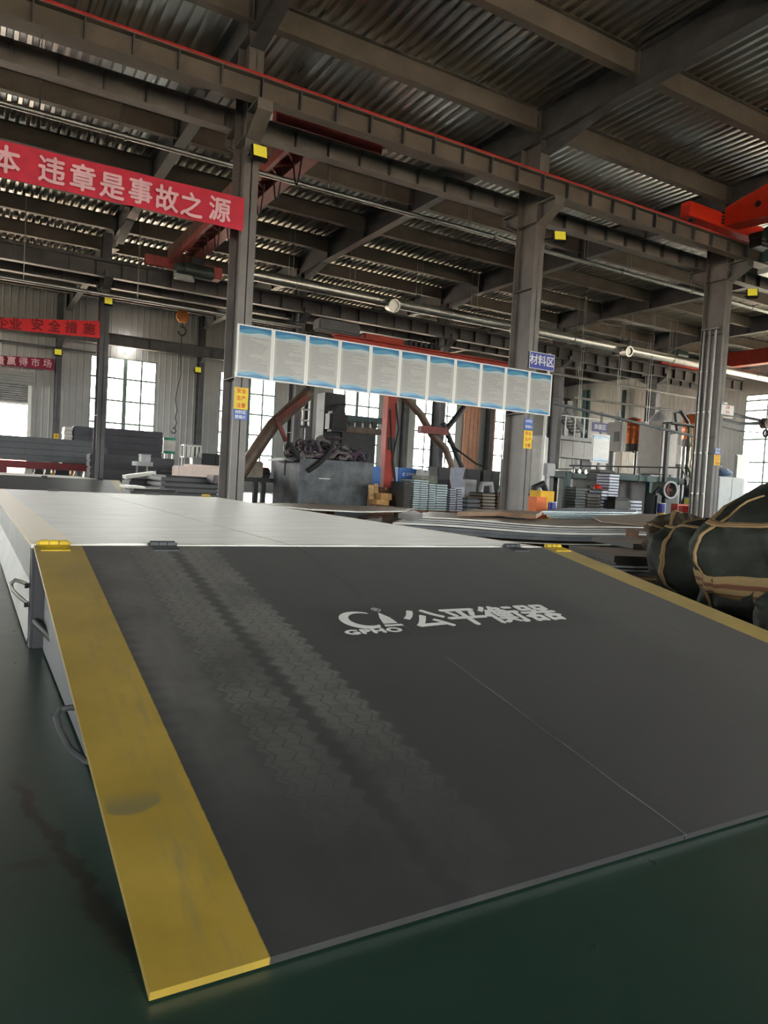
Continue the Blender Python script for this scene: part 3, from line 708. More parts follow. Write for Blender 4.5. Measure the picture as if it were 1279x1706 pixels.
sign('safety_notice', 'white plate with red print on the column with three conduits', (15.79, p.z), (15.79 + q.x - p.x, q.z), 11.297, PLASTW, '注意\n安全', LETR, .075)
p = A(86, 722, 1, 35.2); q = A(94, 731, 1, 35.2); sign('safety_notice', 'pale yellow plate low on the column right of the roller door', (3.29, p.z), (3.51, q.z), 35.25, SIGNY, '禁', LETR, .1)

# ================================================================== lamps
def flood(x, y, z, label, tilt=.5, yaw=0.0, sc=1.0, arm=None):
    r = thing('flood_light', label, 'flood light', (x, y, z)); r.rotation_euler = (0, 0, yaw)
    def T(p): return Vector((p[0] * sc, (p[1] * math.cos(tilt) - p[2] * math.sin(tilt)) * sc, (p[1] * math.sin(tilt) + p[2] * math.cos(tilt)) * sc))
    def loc(m): m.v = [T(p) for p in m.v]; return m
    m = MB(); m.bbox(-.13, .13, -.03, .06, -.12, .12, .015)
    for k in range(7): m.box(-.11 + k * .035, -.10 + k * .035, .06, .095, -.1, .1)
    loc(m).build('lamp_housing', BLACK, r, local=True)
    m = MB(); m.bbox(-.108, .108, -.036, -.028, -.085, .105, .003); loc(m).build('lamp_lens', LENS, r, local=True)
    m = MB(); m.tube([(-.15, .02, 0), (-.15, .12, 0), (.15, .12, 0), (.15, .02, 0)], .012, 6); loc(m); m.v = [Vector(v) for v in m.v]; m.build('lamp_bracket', BLACK, r, local=True)
    if arm:
        a = Matrix.Rotation(-yaw, 3, 'Z') @ (Vector(arm) - Vector((x, y, z))); m = MB(); m.tube([(0, .08, 0), a], .018, 6); m.build('lamp_arm', BLACK, r, local=True)
    return r
flood(3.80, 11.05, 5.86, 'flood light with yellow lens on the near left column above the banner end', -.25, arm=(3.80, 11.27, 5.86))
flood(10.03, 11.02, 5.90, 'flood light with yellow lens on the column above the material area sign', -.35, -.5, arm=(9.86, 11.27, 5.88))
flood(16.30, 11.05, 5.91, 'flood light with yellow lens on the column with conduits at the right edge', -.35, -.8, arm=(15.87, 11.27, 5.90))
flood(3.50, 23.06, 5.76, 'flood light on the column at the end of the bright red banner', -.2)
flood(3.32, 35.0, 5.74, 'flood light on the wall column above the dark crimson banner', -.2, 0, 1.3)
flood(9.48, 35.0, 5.74, 'flood light on the wall column right of the tall left window', -.2, 0, 1.3)
r = thing('spot_cluster', 'cluster of round white spot lamps on the wall above the tall left window', 'lamp', (6.27, 35.6, 6.48))
SPOT = emit('spot_lamp', (255, 250, 240), 1.2)
for k in range(5):
    a = k * 2 * math.pi / 5; m = MB(); c = Vector((6.27 + .26 * math.cos(a), 35.6, 6.48 + .26 * math.sin(a)))
    m.tube([c + Vector((0, -.12, 0)), c + Vector((0, .05, 0))], [.15, .06], 14); m.build('spot_head', SPOT, r, smooth=True)
m = MB(); m.box(6.24, 6.30, 35.62, 35.9, 6.2, 6.75); m.box(6.0, 6.54, 35.64, 35.7, 6.45, 6.51); m.build('spot_bracket', GALV, r)

# ================================================================== ducts, pipes, hangers
def pipe_thing(name, label, pts, rad, mt, cat, seg=12, flanges=0, hang=None):
    r = thing(name, label, cat, pts[0]); m = MB(); m.tube(pts, rad, seg); m.build('pipe_run', mt, r, smooth=True)
    a, b = Vector(pts[0]), Vector(pts[-1])
    for k in range(flanges):
        c = a.lerp(b, (k + .5) / flanges); d = (b - a).normalized(); m = MB(); m.tube([c - d * .02, c + d * .02], rad + .02, seg); m.build('pipe_flange', mt, r, smooth=True)
    if hang:
        for x in hang:
            u = (x - a.x) / (b.x - a.x); c = a.lerp(b, u)
            for s in (-1, 1):
                m = MB(); m.tube([(x, c.y + s * rad, c.z), (x, c.y + s * rad, 8.05)], .008, 5); m.build('hanger_rod', GALV, r)
    return r
p0, p1 = A(418, 454, 1, 20), A(1300, 636, 1, 20)
duct = pipe_thing('ventilation_duct', 'thick shiny spiral duct hung under the roof behind the near columns', [(p0.x, 20, 6.52), (31.5, 20, 6.50)], .17, DUCTM, 'duct', 20, 9, [8, 10, 12.4, 14.6, 17, 19.5, 22, 24.6, 27.3])
for (px, py, lab) in ((652, 507, 'left'), (1041, 583, 'right')):
    c = A(px, py, 1, 19.82); m = MB(); m.tube([(c.x, 19.98, c.z - .02), (c.x - .02, 19.62, c.z - .08)], [.15, .19], 16); m.pipe((c.x - .02, 19.63, c.z - .08), (c.x - .022, 19.57, c.z - .09), .205, .15, 16)
    o = m.build('duct_outlet', GALV, duct, smooth=True)
c = A(850, 548, 1, 19.8); e = A(862, 590, 1, 19.6)
m = MB(); pts = [(c.x, 19.66, c.z + .02), (c.x + .03, 19.66, c.z - .04), (c.x + .1, 19.61, c.z - .12), Vector((e.x, 19.6, e.z + .3)), e, e + Vector((.1, 0, -.5)), e + Vector((.35, .05, -.75))]
pp = []
for a, b in zip(pts, pts[1:]):
    for k in range(6): pp.append(Vector(a).lerp(Vector(b), k / 6))
m.tube(pp, [.15 + .015 * (i % 2) for i in range(len(pp))], 14); flx = m.build('flexible_hose', GALV, smooth=True, loc=c)
tag(flx, 'crinkled silver flexible hose dropping from the duct behind the material area sign', 'hose')
pipe_thing('lighting_trunking', 'grey trunking pipe hung from the roof behind the near left column', [(-6, 13.93, 6.75), (10.6, 13.93, 6.80)], .052, GALV, 'pipe', 10, 5, [.9, 2.2, 6.3, 7.6, 9.9])
pipe_thing('lighting_trunking', 'grey trunking pipe hung from the roof right of the material area column', [(10.7, 13.93, 6.80), (22, 13.93, 6.80)], .052, GALV, 'pipe', 10, 4, [12.2, 13.6, 15.2, 17.8])
pipe_thing('water_pipe', 'bright pipe along the middle columns below their runway beam', [(-8, 22.4, 5.80), (9.4, 22.4, 5.80)], .06, GALV, 'pipe', 10, 0, [1.2, 4.2, 6.9])
pipe_thing('wall_pipe', 'thin dark pipe along the far wall above the roller door', [(-10, 35.2, 5.95), (4.9, 35.2, 5.95)], .055, STEELD, 'pipe', 8)
p0, p1 = A(915, 657, 1, 22.6), A(1210, 715, 1, 22.6)
pipe_thing('handling_pipe', 'pale pipe running across the plant at the right below the duct', [(p0.x, 21.22, 4.60), (30.5, 21.22, 4.72)], .05, STEEL, 'pipe', 10, 3, [23, 26, 29])
p0, p1 = A(920, 671, 1, 18.79), A(1190, 735, 1, 18.79)
pipe_thing('air_line', 'silver pipe sloping over the grey hoppers at the right', [p0, p1], .05, GREYP, 'pipe', 10, 4, [18.5, 22, 25.5])
p0, p1 = A(915, 621, 1, 23.08), A(1210, 672, 1, 23.08)
pipe_thing('angle_rail', 'light steel rail under the middle row runway beam at the right', [p0, p1], .06, STEEL, 'pipe', 8, 0, [22.5, 25, 26.8])
for i, (px, lab) in enumerate(((1198, 'leftmost'), (1206, 'middle'), (1214, 'rightmost'))):
    a = A(px, 572, 1, 11.55); yy = [11.78, 11.62, 11.46][i]
    m = MB(); m.tube([(15.61, yy, .2), (15.61, yy, 5.0)], .022, 8)
    for z in (1, 2, 3, 4): m.box(15.585, 15.648, yy - .03, yy + .03, z, z + .03)
    o = m.build('conduit', GALV, smooth=True, loc=(15.61, yy, 0)); tag(o, lab + ' of three light conduits running up the right hand column', 'conduit')
m = MB(); m.tube([(15.61, 11.38, 5.04), (15.61, 11.86, 5.04)], .03, 8); o = m.build('conduit_bracket', GALV, loc=(15.66, 11.4, 5.04)); tag(o, 'light bracket closing the tops of the three conduits', 'bracket')
a, b = A(912, 640, 1, 17.5), A(908, 790, 1, 17.5)
pipe_thing('drop_pipe', 'white vertical pipe right of the last notice board', [(a.x, 17.5, 0.05), (a.x, 17.5, 5.2)], .045, PLASTW, 'pipe', 10, 2)
# ================================================================== cranes and hoists
def girder(r, p0, p1, w, h, mt, name='bridge_girder'):
    m = MB(); m.bar(p0, p1, w, h); m.build(name, mt, r)
# bridge crane of the middle bay
cr = thing('bridge_crane', 'faded red bridge crane spanning the middle bay behind the near left column', 'crane', (5.45, 12.25, 7.06))
m = MB(); m.extr(hprof(5.70, .30, 7.12, 7.62, .02, .012), 1, 12.3, 22.95); m.build('bridge_girder', PINKRED, cr)
m = MB(); m.extr([(5.12, 7.12), (5.22, 7.12), (5.22, 7.14), (5.14, 7.14), (5.14, 7.28), (5.12, 7.28)], 1, 12.3, 22.95); m.build('walkway_angle', PINKRED, cr)
m = MB(); k = 0
y = 12.6
while y < 22.8:
    m.bar((5.16, y, 7.15), (5.68, y + .0, 7.30), .04, .04); m.bar((5.16, y, 7.15), (5.68, y + .85, 7.30), .03, .03); y += .85
m.build('lacing', PINKRED, cr)
m = MB(); m.box(5.13, 5.145, 12.3, 22.95, 7.28, 7.62); m.build('walkway_screen', mat('walkway_screen', (150, 110, 104), .6), cr)
for y in (12.25, 22.85):
    m = MB(); m.bbox(4.45, 6.55, y - .10, y + .10, 6.97 if y < 15 else 7.0, 7.30, .01); m.build('end_carriage', PINKRED, cr)
    for x in (4.65, 6.35): m = MB(); m.tube([(x, y - .05, 7.1), (x, y + .05, 7.1)], .075, 16); m.build('crane_wheel', DARKM, cr, smooth=True)
for k in range(7):
    y = 13.2 + k * 1.05; m = MB(); m.tube([(5.4, y + .5 * u, 7.16 - .62 * math.sin(math.pi * u)) for u in [i / 8 for i in range(9)]], .016, 6); m.build('festoon_cable', BLACK, cr)
ho = thing('electric_hoist', 'dark electric hoist hanging under the far end of the faded red crane', 'hoist', (5.72, 21.6, 6.5))
m = MB(); m.tube([(5.30, 21.6, 6.74), (6.15, 21.6, 6.74)], [.20, .20], 18); m.tube([(5.05, 21.6, 6.74), (5.30, 21.6, 6.74)], [.15, .17], 14); m.build('hoist_drum', mat('hoist_green_grey', (52, 64, 62), .45), ho, smooth=True)
m = MB(); m.bbox(6.15, 6.40, 21.4, 21.8, 6.58, 6.92, .02); m.build('gear_box', PINKRED, ho)
m = MB(); m.tube([(5.02, 21.42, 6.60), (5.02, 21.42, 6.42), (5.25, 21.30, 6.36), (5.55, 21.35, 6.38)], .05, 8); m.bbox(5.0, 5.5, 21.25, 21.5, 6.36, 6.50, .02); m.build('control_box', GREYL, ho)
m = MB(); m.box(5.52, 5.88, 21.57, 21.63, 6.92, 7.112); m.box(5.522, 5.542, 21.57, 21.63, 7.112, 7.24); m.box(5.858, 5.878, 21.57, 21.63, 7.112, 7.24); m.build('trolley', DARKM, ho)
for xw in (5.575, 5.825): m = MB(); s_ = -1 if xw < 5.7 else 1; m.tube([(xw, 21.6, 7.193), (5.70 + s_ * .16, 21.6, 7.193)], .048, 12); m.build('trolley_wheel', DARKM, ho, smooth=True)
# bridge crane of the near bay
c1 = thing('bridge_crane', 'bright orange red crane girder over the near bay at the right edge', 'crane', (15.3, 10.95, 7.06))
m = MB(); m.bbox(13.55, 16.9, 10.83, 11.07, 7.08, 7.40, .008); m.build('end_carriage', CRANE, c1)
m = MB(); m.extr([(10.80, 7.10), (10.80, 7.50), (9.6, 7.78), (-.5, 7.78), (-.5, 7.02), (9.6, 7.02)], 0, 14.72, 15.18); m.build('bridge_girder', CRANE, c1)
m = MB()
for k in range(4): m.tube([(14.66, 10.84, 7.16 + .075 * k), (14.72, 10.80, 7.16 + .075 * k)], .02, 6)
m.build('flange_bolt', DARKM, c1)
m = MB(); m.tube([(14.71, 10.0, 7.35), (14.722, 10.0, 7.35)], .07, 14); m.build('access_hole', BLACK, c1)
text_mesh('lettering', 'QD', .2, LETW, c1, Matrix.Translation(-c1.location) @ frame_m((14.715, 7.9, 7.45), (0, -1, 0), (0, 0, 1)), bold=.01)
for x in (13.8, 16.6): m = MB(); m.tube([(x, 10.9, 7.1), (x, 11.0, 7.1)], .07, 14); m.build('crane_wheel', DARKM, c1, smooth=True)
h2 = thing('electric_hoist', 'dark green hoist motor below the orange red crane at the right edge', 'hoist', (15.6, 9.9, 6.6))
m = MB(); m.tube([(15.25, 9.9, 6.78), (16.3, 9.9, 6.78)], .22, 18); m.tube([(15.0, 9.9, 6.78), (15.25, 9.9, 6.78)], [.14, .18], 14); m.build('hoist_drum', GREENM, h2, smooth=True)
m = MB(); m.tube([(15.5, 10.2, 6.45), (16.4, 10.2, 6.45)], .15, 16); m.build('hoist_motor', GREENM, h2, smooth=True)
m = MB(); m.box(15.3, 15.5, 9.85, 9.95, 6.95, 7.06); m.box(15.9, 16.1, 9.85, 9.95, 6.95, 7.06); m.build('trolley', DARKM, h2)
m = MB(); m.bbox(15.6, 16.3, 10.0, 10.5, 6.10, 6.22, .02); m.build('lower_frame', GALV, h2)
rs = thing('resistor_box', 'small louvred light box on the crane at the right edge', 'box', (15.5, 10.5, 6.95))
m = MB(); m.box(15.42, 15.46, 10.35, 10.65, 6.90, 7.02); m.bbox(15.45, 16.0, 10.35, 10.65, 6.70, 7.02, .01); m.build('resistor_case', DARKM, rs)
for k in range(3): m = MB(); m.bbox(15.47, 15.98, 10.33, 10.36, 6.74 + k * .09, 6.79 + k * .09, .004); m.build('resistor_louvre', EDGEW, rs)
# far crane over the right bay
c3 = thing('bridge_crane', 'dark red crane girder over the far bay at the right behind the conduits column', 'crane', (29.0, 22.85, 7.0))
p = A(1165, 620, 1, 22.6); m = MB(); m.bbox(27.3, 31.8, 22.72, 22.98, 6.99, 7.30, .01); m.build('end_carriage', GANTRED, c3)
m = MB(); m.bbox(30.0, 30.5, 12.4, 22.7, 7.0, 7.65, .01); m.build('bridge_girder', GANTRED, c3)
m = MB(); m.tube([(28.0, 22.6, 7.5), (28.7, 22.6, 7.5)], .2, 14); m.tube([(28.2, 22.6, 7.3), (28.2, 22.6, 7.9)], .12, 10); m.build('travel_motor', TEAL, c3, smooth=True)
# crane hook in the far bay
hk = thing('crane_hook', 'orange pulley block and long chain hanging before the far wall', 'crane hook', (7.0, 28.51, 6.6))
m = MB(); m.tube([(7.0, 28.51, 7.0), (7.0, 28.51, 8.03)], .012, 6); m.tube([(7.08, 28.51, 7.0), (7.08, 28.51, 8.03)], .012, 6); m.build('wire_rope', GALV, hk)
m = MB(); m.tube([(7.04, 28.45, 6.82), (7.04, 28.57, 6.82)], .24, 20); m.bbox(6.88, 7.20, 28.41, 28.61, 6.58, 6.74, .03); m.build('pulley_block', HOOKY, hk, smooth=True)
m = MB(); m.tube([Vector((7.04 + .15 * math.sin(t), 28.51, 6.25 + .17 * math.cos(t))) for t in [i * .5 - .4 for i in range(11)]], .035, 8); m.tube([(7.04, 28.51, 6.42), (7.04, 28.51, 6.6)], .03, 8); m.build('hook', DARKM, hk, smooth=True)
m = MB(); m.tube([(7.04, 28.51, 6.1), (7.03, 28.51, 5.4), (7.06, 28.51, 4.6), (6.95, 28.51, 4.0), (6.90, 28.51, 3.6), (6.98, 28.51, 3.2), (6.92, 28.51, 2.9), (6.99, 28.51, 2.7), (6.90, 28.51, 2.5)], .02, 6); m.build('chain', DARKM, hk)
m = MB(); m.tube([Vector((6.88 + .09 * math.sin(t), 28.51, 2.40 + .10 * math.cos(t))) for t in [i * .55 - .3 for i in range(10)]], .022, 8); m.build('sling_hook', DARKM, hk, smooth=True)

# ================================================================== welding gantry in the middle
gt = thing('welding_gantry', 'red welding gantry beam and post behind the notice boards', 'gantry', (11.5, 20.3, 0))
z0 = 5.06
m = MB(); m.extr(hprof(20.3, .30, z0, z0 + .24, .03, .02), 0, 9.6, 17.3); m.build('gantry_beam', GANTRED, gt)
a, b = A(650, 668, 1, 20.3), A(640, 825, 1, 20.3)
m = MB(); m.bbox(a.x - .17, a.x + .17, 20.13, 20.47, 0.02, z0, .01); m.build('gantry_post', GANTRED, gt)
m = MB(); m.bbox(a.x - .1, a.x + .12, 20.06, 20.13, 1.9, 2.3, .01); m.build('switch_box', DARKM, gt)
m = MB(); m.tube([(a.x + .1, 20.1, 3.4), (a.x + .22, 20.05, 2.6), (a.x + .05, 20.05, 1.6), (a.x + .2, 20.05, .8), (a.x + .12, 20.08, .2)], .025, 6); m.tube([(a.x - .1, 20.1, 3.2), (a.x, 20.05, 2.0), (a.x + .2, 20.05, 1.0), (a.x + .3, 20.05, .4)], .025, 6); m.build('cable', BLACK, gt)
m = MB(); m.bbox(10.6, 12.0, 20.1, 20.5, z0 + .24, z0 + .40, .02); m.build('gantry_trolley', GANTRED, gt)
m = MB()
for k in range(6): m.bbox(12.2 + k * .2, 12.34 + k * .2, 20.1, 20.5, z0 + .24, z0 + .42, .02)
m.build('cable_carrier', BLACK, gt)
m = MB(); m.bbox(9.0, 10.4, 20.05, 20.55, z0 + .26, z0 + .62, .05); m.build('drive_cover', STEELD, gt)
def tubething(label, pts, r, mt, name='brace_tube', cat='tube'):
    m = MB(); m.tube(pts, r, 10); q = m.build(name, mt, smooth=True, loc=pts[0]); return tag(q, label, cat)
p = [A(514, 655, 1, 20.6), A(445, 722, 1, 20.6)]; e = A(400, 790, 1, 20.6); e2 = p[1] + (e - p[1]) * 1.55
tubething('thick brown bent tube leaning down left behind the near left column', [p[0], A(480, 685, 1, 20.6), A(455, 708, 1, 20.6), p[1], Vector((e.x, 20.6, e.z)), Vector((e2.x, 20.6, max(.12, e2.z)))], .20, BROWN)
m = MB(); q0, q1 = A(512, 660, 1, 20.3), A(462, 700, 1, 20.3); m.bar(q0, q1, .1, .15); q2 = A(476, 735, 1, 20.4); m.bar(q1, q2, .06, .12)
o = m.build('red_brace', mat('red_brown', (120, 52, 42), .6, 0, .15), loc=q0); tag(o, 'short red brace under the thick brown tube', 'brace')
tubething('brown bent tube right of the red gantry post', [A(668, 655, 1, 20.5), A(700, 690, 1, 20.5), A(720, 725, 1, 20.5), A(742, 748, 1, 20.5), A(752, 775, 1, 20.5), (A(752, 800, 1, 20.5).x, 20.5, .05)], .13, BROWN)
tubething('dark brace tube crossing the window right of the brown column, upper', [A(773, 678, 1, 23.08), A(738, 722, 1, 23.08)], .11, DARKM)
tubething('long dark brace tube sloping down from the brown column to the plates', [A(738, 705, 1, 22.82), A(774, 790, 1, 22.82), (A(778, 800, 1, 22.82).x, 22.82, .1)], .10, DARKM)
tubething('thin black cable sagging from the brown column to the peach panel', [A(745, 735, 1, 22.67), A(765, 752, 1, 22.67), A(792, 772, 1, 22.67), A(806, 778, 1, 22.67)], .035, BLACK, 'cable', 'cable')
m = MB(); a, b = A(700, 715, 1, 20.1), A(745, 715, 1, 20.1); m.bbox(a.x, b.x, 20.0, 20.3, a.z - .12, a.z + .12, .02); o = m.build('red_crossbar', mat('dull_red', (132, 56, 56), .5), loc=a); tag(o, 'dull red horizontal arm between the brown tube and brown column', 'arm')
# peach panels on the far wall
for k, (x0, x1, mt, lab) in enumerate(((774, 800, CREAM, 'tall peach cladding panel left of the far brown wall column'), (818, 826, CREAM, 'narrow peach cladding panel right of the far brown wall column'))):
    a, b = A(x0, 700, 1, 35.7), A(x1, 700, 1, 35.7); m = MB(); m.bbox(a.x, b.x, 35.72, 35.86, .05, 6.1, .02)
    for j in range(4): m.box(a.x + (b.x - a.x) * (j + .4) / 4, a.x + (b.x - a.x) * (j + .6) / 4, 35.68, 35.72, .05, 6.1)
    o = m.build('cladding_panel', mt, loc=(a.x, 35.7, 0)); tag(o, lab, 'panel')
# ================================================================== things on the floor, left
def px4(x0, y0, x1, y1, Y):
    xm, ym = (x0 + x1) / 2, (y0 + y1) / 2
    return A(x0, ym, 1, Y).x, A(x1, ym, 1, Y).x, A(xm, y1, 1, Y).z, A(xm, y0, 1, Y).z
def single(m, name, mt, label, cat, loc, group=None, smooth=False):
    return tag(m.build(name, mt, smooth=smooth, loc=loc), label, cat, group)
ORDN = ['lowest', 'second', 'third', 'fourth', 'fifth', 'sixth', 'seventh', 'eighth', 'ninth', 'tenth', 'eleventh', 'twelfth', 'thirteenth', 'fourteenth', 'fifteenth', 'sixteenth', 'seventeenth', 'eighteenth']
def ordl(i, n, lab):
    return ('topmost ' if i == n - 1 and n > 1 else ORDN[i] + (' ' if i == 0 else '-up ')) + lab if n > 1 else lab
def slab_stack(rect, Y, depth, n, mt, name, label, cat, z_lo=None, group=None, jit=.06, hollow=True):
    """n long box beams lying on each other, each one an object"""
    x0, x1, z0, z1 = px4(*rect, Y)
    if z_lo is not None: z0 = z_lo
    h = (z1 - z0) / n; out = []; w = (x1 - x0)
    m = MB(); m.bbox(-w / 2, w / 2, 0, depth, .004, h - .004, .008)
    if hollow:
        for s in (-1, 1):
            m.box(s * (w / 2 + .001), s * (w / 2 + .03), .03, depth - .03, .03, h * .45); m.box(s * (w / 2 + .001), s * (w / 2 + .03), .03, depth - .03, h * .55, h - .03)
    p = m.build(name, mt, local=True)
    for i in range(n):
        o = p if i == 0 else p.copy()
        if i: COL.objects.link(o)
        o.location = ((x0 + x1) / 2 + random.uniform(-jit, jit), Y + random.uniform(-jit, jit) * .5, z0 + h * i)
        tag(o, ordl(i, n, label), cat, group or label)
    return x0, x1, z0, z1
slab_stack((-40, 729, 178, 769), 28.4, 1.3, 4, GREYP, 'box_beam', 'long grey steel box beam on the dull red trestle at far left', 'steel beam', group='grey box beams on the red trestle', jit=.12)
x0, x1, zt, z1 = px4(-40, 769, 172, 782, 28.4)
tr = thing('trestle', 'low dull red trestle carrying the long grey box beams at far left', 'trestle', ((x0 + x1) / 2, 28.4, 0))
RT = mat('trestle_red', (140, 56, 60), .6, 0, .12)
top = A(60, 769, 1, 28.4).z; low = A(60, 781, 1, 28.4).z
m = MB(); m.bbox(x0, x1, 28.35, 28.5, low, top - .003, .01); m.bbox(x0, x1, 29.4, 29.55, low, top - .003, .01); m.build('trestle_rail', RT, tr)
for k, px in enumerate((4, 162)):
    a = A(px, 785, 1, 28.4); m = MB(); m.bbox(a.x - .14, a.x + .14, 28.4, 29.5, 0, low, .01); m.build('trestle_leg', RT, tr)
HB = mat('hazard_block_dark', (44, 52, 54), .6)
for k, (px, w, mt) in enumerate(((48, 14, WHITE), (65, 15, HB), (80, 10, TEAL), (88, 4, YEL), (104, 24, HB), (120, 4, YEL), (127, 5, WHITE), (143, 5, WHITE))):
    a, b = A(px - w / 2, 785, 1, 28.7), A(px + w / 2, 785, 1, 28.7)
    m = MB(); m.bbox(a.x, b.x, 28.7, 29.2, .0, low - .12, .01); m.bbox(a.x + .02, b.x - .02, 28.72, 29.18, low - .12, low - .01, .01)
    single(m, 'packing_block', mt, ['white', 'broad dark', 'teal', 'slim yellow', 'widest dark', 'second slim yellow', 'small white', 'rightmost white'][k] + ' packing block under the red trestle rail', 'block', (a.x, 28.7, 0))
slab_stack((172, 716, 271, 762), 30.8, 1.4, 4, mat('box_beam_mauve', (78, 76, 86), .5, 0, .1), 'box_beam', 'dark grey box beam stacked below the tall left window', 'steel beam', group='dark box beams below the tall left window', jit=.05)
slab_stack((122, 711, 172, 745), 32.4, 1.2, 4, mat('box_beam_bluegrey', (84, 88, 98), .5, 0, .1), 'box_beam', 'blue grey box beam stacked before the wall column beside the roller door', 'steel beam', group='blue grey box beams by the roller door', z_lo=1.0, jit=.04)
x0, x1, z0, z1 = px4(107, 711, 121, 742, 32.4)
for k in range(5):
    m = MB(); w = .02 * (k % 2); m.bbox(x0 - w, x1 - w, 32.4, 33.2, z0 + (z1 - z0) * k / 5 + .005, z0 + (z1 - z0) * (k + 1) / 5 - .005, .01); m.box(x0 - w + .02, x1 - w - .02, 32.39, 32.40, z0 + (z1 - z0) * k / 5 + .04, z0 + (z1 - z0) * (k + 1) / 5 - .04)
    single(m, 'white_slab', WHITE, ordl(k, 5, 'white slab in the small stack left of the blue grey beams'), 'panel', (x0, 32.4, z0), 'white panels by the roller door')
# supports of the two raised stacks
def trestle(x0, x1, y0, y1, h, label, mt=DARKM):
    t = thing('support_stand', label, 'stand', ((x0 + x1) / 2, y0, 0))
    m = MB(); m.bbox(x0, x1, y0, y1, h - .12, h - .002, .01); m.build('stand_top', mt, t)
    for x in (x0 + .1, x1 - .1):
        for y in (y0 + .1, y1 - .1): m = MB(); m.box(x - .06, x + .06, y - .06, y + .06, 0, h - .12); m.build('leg', mt, t)
    return t
xa, xb, za, zb = px4(172, 716, 271, 762, 30.8); trestle(xa, xb, 30.8, 32.2, za, 'dark low stand under the dark box beams below the window')
xa2, xb2, _, _ = px4(105, 711, 172, 745, 32.4); trestle(xa2, xb2, 32.4, 33.6, 1.0, 'dark stand under the blue grey box beams and white panels')
# dark tarpaulin heap, stool, grey box
def heap(name, label, cat, c, rx, ry, h, mt, seed, n=22):
    m = MB(); vs = []; N = n
    for j in range(N):
        for i in range(N):
            u, v = i / (N - 1) * 2 - 1, j / (N - 1) * 2 - 1; r = max(abs(u), abs(v)) * .5 + .5 * math.hypot(u, v) / 1.2
            z = h * max(0, 1 - r ** 2.4) * (1 + .30 * mnoise.noise(Vector((u * 2.2 + seed, v * 2.2, 1)))) + .05 * mnoise.noise(Vector((u * 6, v * 6, seed)))
            vs.append((c[0] + rx * u, c[1] + ry * v, max(0.0, z) if r < .98 else 0))
    m.add(vs, [(j * N + i, j * N + i + 1, (j + 1) * N + i + 1, (j + 1) * N + i) for j in range(N - 1) for i in range(N - 1)]); m.prism([(c[0] - rx, c[1] - ry), (c[0] + rx, c[1] - ry), (c[0] + rx, c[1] + ry), (c[0] - rx, c[1] + ry)], -.02 + .02, .005)
    return single(m, name, mt, label, cat, (c[0], c[1], 0), smooth=True)
TARP = mat('dark_tarp', (50, 54, 62), .75, 0, .2, 3)
a = A(195, 790, 1, 26.5); heap('tarpaulin_heap', 'dark draped tarpaulin heap right of the red trestle', 'tarpaulin', (a.x + .1, 26.5, 0), 1.15, 1.0, 1.15, TARP, 4.0)
x0, x1, z0, z1 = px4(222, 770, 243, 776, 22.5); so = thing('round_stool', 'small round stool with thin light legs before the dark beams', 'stool', ((x0 + x1) / 2, 22.5, 0)); xm = (x0 + x1) / 2 + .08; seat_z = z1 + .022
m = MB(); m.tube([(xm, 22.5, z0), (xm, 22.5, z1 + .02)], .30, 20); m.build('seat', GREYL, so, smooth=True)
for k in range(4):
    q = k * math.pi / 2 + .5; m = MB(); m.tube([(xm + .2 * math.cos(q), 22.5 + .2 * math.sin(q), z0), (xm + .26 * math.cos(q), 22.5 + .26 * math.sin(q), 0)], .016, 6); m.build('leg', GALV, so)
x0, x1, z0, z1 = px4(233, 757, 249, 770, 22.5); z0 = seat_z; st = thing('storage_box', 'small pale grey box on the round stool beside the dark box beams', 'box', ((x0 + x1) / 2, 22.5, z0)); m = MB(); m.bbox(x0, x1, 22.3, 22.7, z0, z1 - .04, .02); m.build('box_body', GREYL, st)
m = MB(); m.bbox(x0 - .01, x1 + .01, 22.29, 22.71, z1 - .04, z1, .01); m.build('box_lid', GREYL, st)
# front piles at the foot of the deck
def plates(rect, Y, depth, n, mt, name, label, cat, group, z_lo=0.0, jit=.05, ang=0.0, xs=None):
    x0, x1, z0, z1 = px4(*rect, Y) if xs is None else xs
    z0 = z_lo if z_lo is not None else z0
    h = (z1 - z0) / n; w = x1 - x0; m = MB(); m.bbox(-w * .475, w * .475, 0, depth, .0, h * .64, min(.006, h * .2)); m.box(-w * .40, w * .40, .05, depth - .05, h * .64, h - .0015, 1); p = m.build(name, [mt, BLACK], local=True)  # black inset spacers paint the shade in the gaps between plates
    for i in range(n):
        o = p if i == 0 else p.copy()
        if i: COL.objects.link(o)
        o.location = ((x0 + x1) / 2 + random.uniform(-jit, jit) * w, Y + random.uniform(-jit, jit) * depth, z0 + h * i); o.rotation_euler.z = ang + random.uniform(-.01, .01)
        tag(o, ordl(i, n, label), cat, group)
    return x0, x1, z0, z1
plates((265, 794, 372, 826), 17.0, 1.6, 6, mat('panel_dark_grey', (66, 67, 73), .5, 0, .1), 'steel_slab', 'dark grey steel panel in the low stack left of the near column', 'steel panel', 'dark panels left of the near column', jit=.012)
plates((214, 815, 300, 827), 15.4, 1.0, 3, DKPLATE, 'steel_slab', 'dark steel panel in the lowest pile just behind the deck end', 'steel panel', 'panels just behind the deck end', jit=.02)
x0, x1, z0, z1 = px4(211, 812, 240, 815, 15.35); m = MB(); m.bbox(x0, x1, 15.2, 16.2, z0 + .02, z1 + .03, .008); m.box(x0, x1, 15.19, 15.2, z0 + .03, z0 + .05); single(m, 'white_slab', WHITE, 'thin white panel on the lowest dark pile behind the deck end', 'panel', (x0, 15.2, z0))
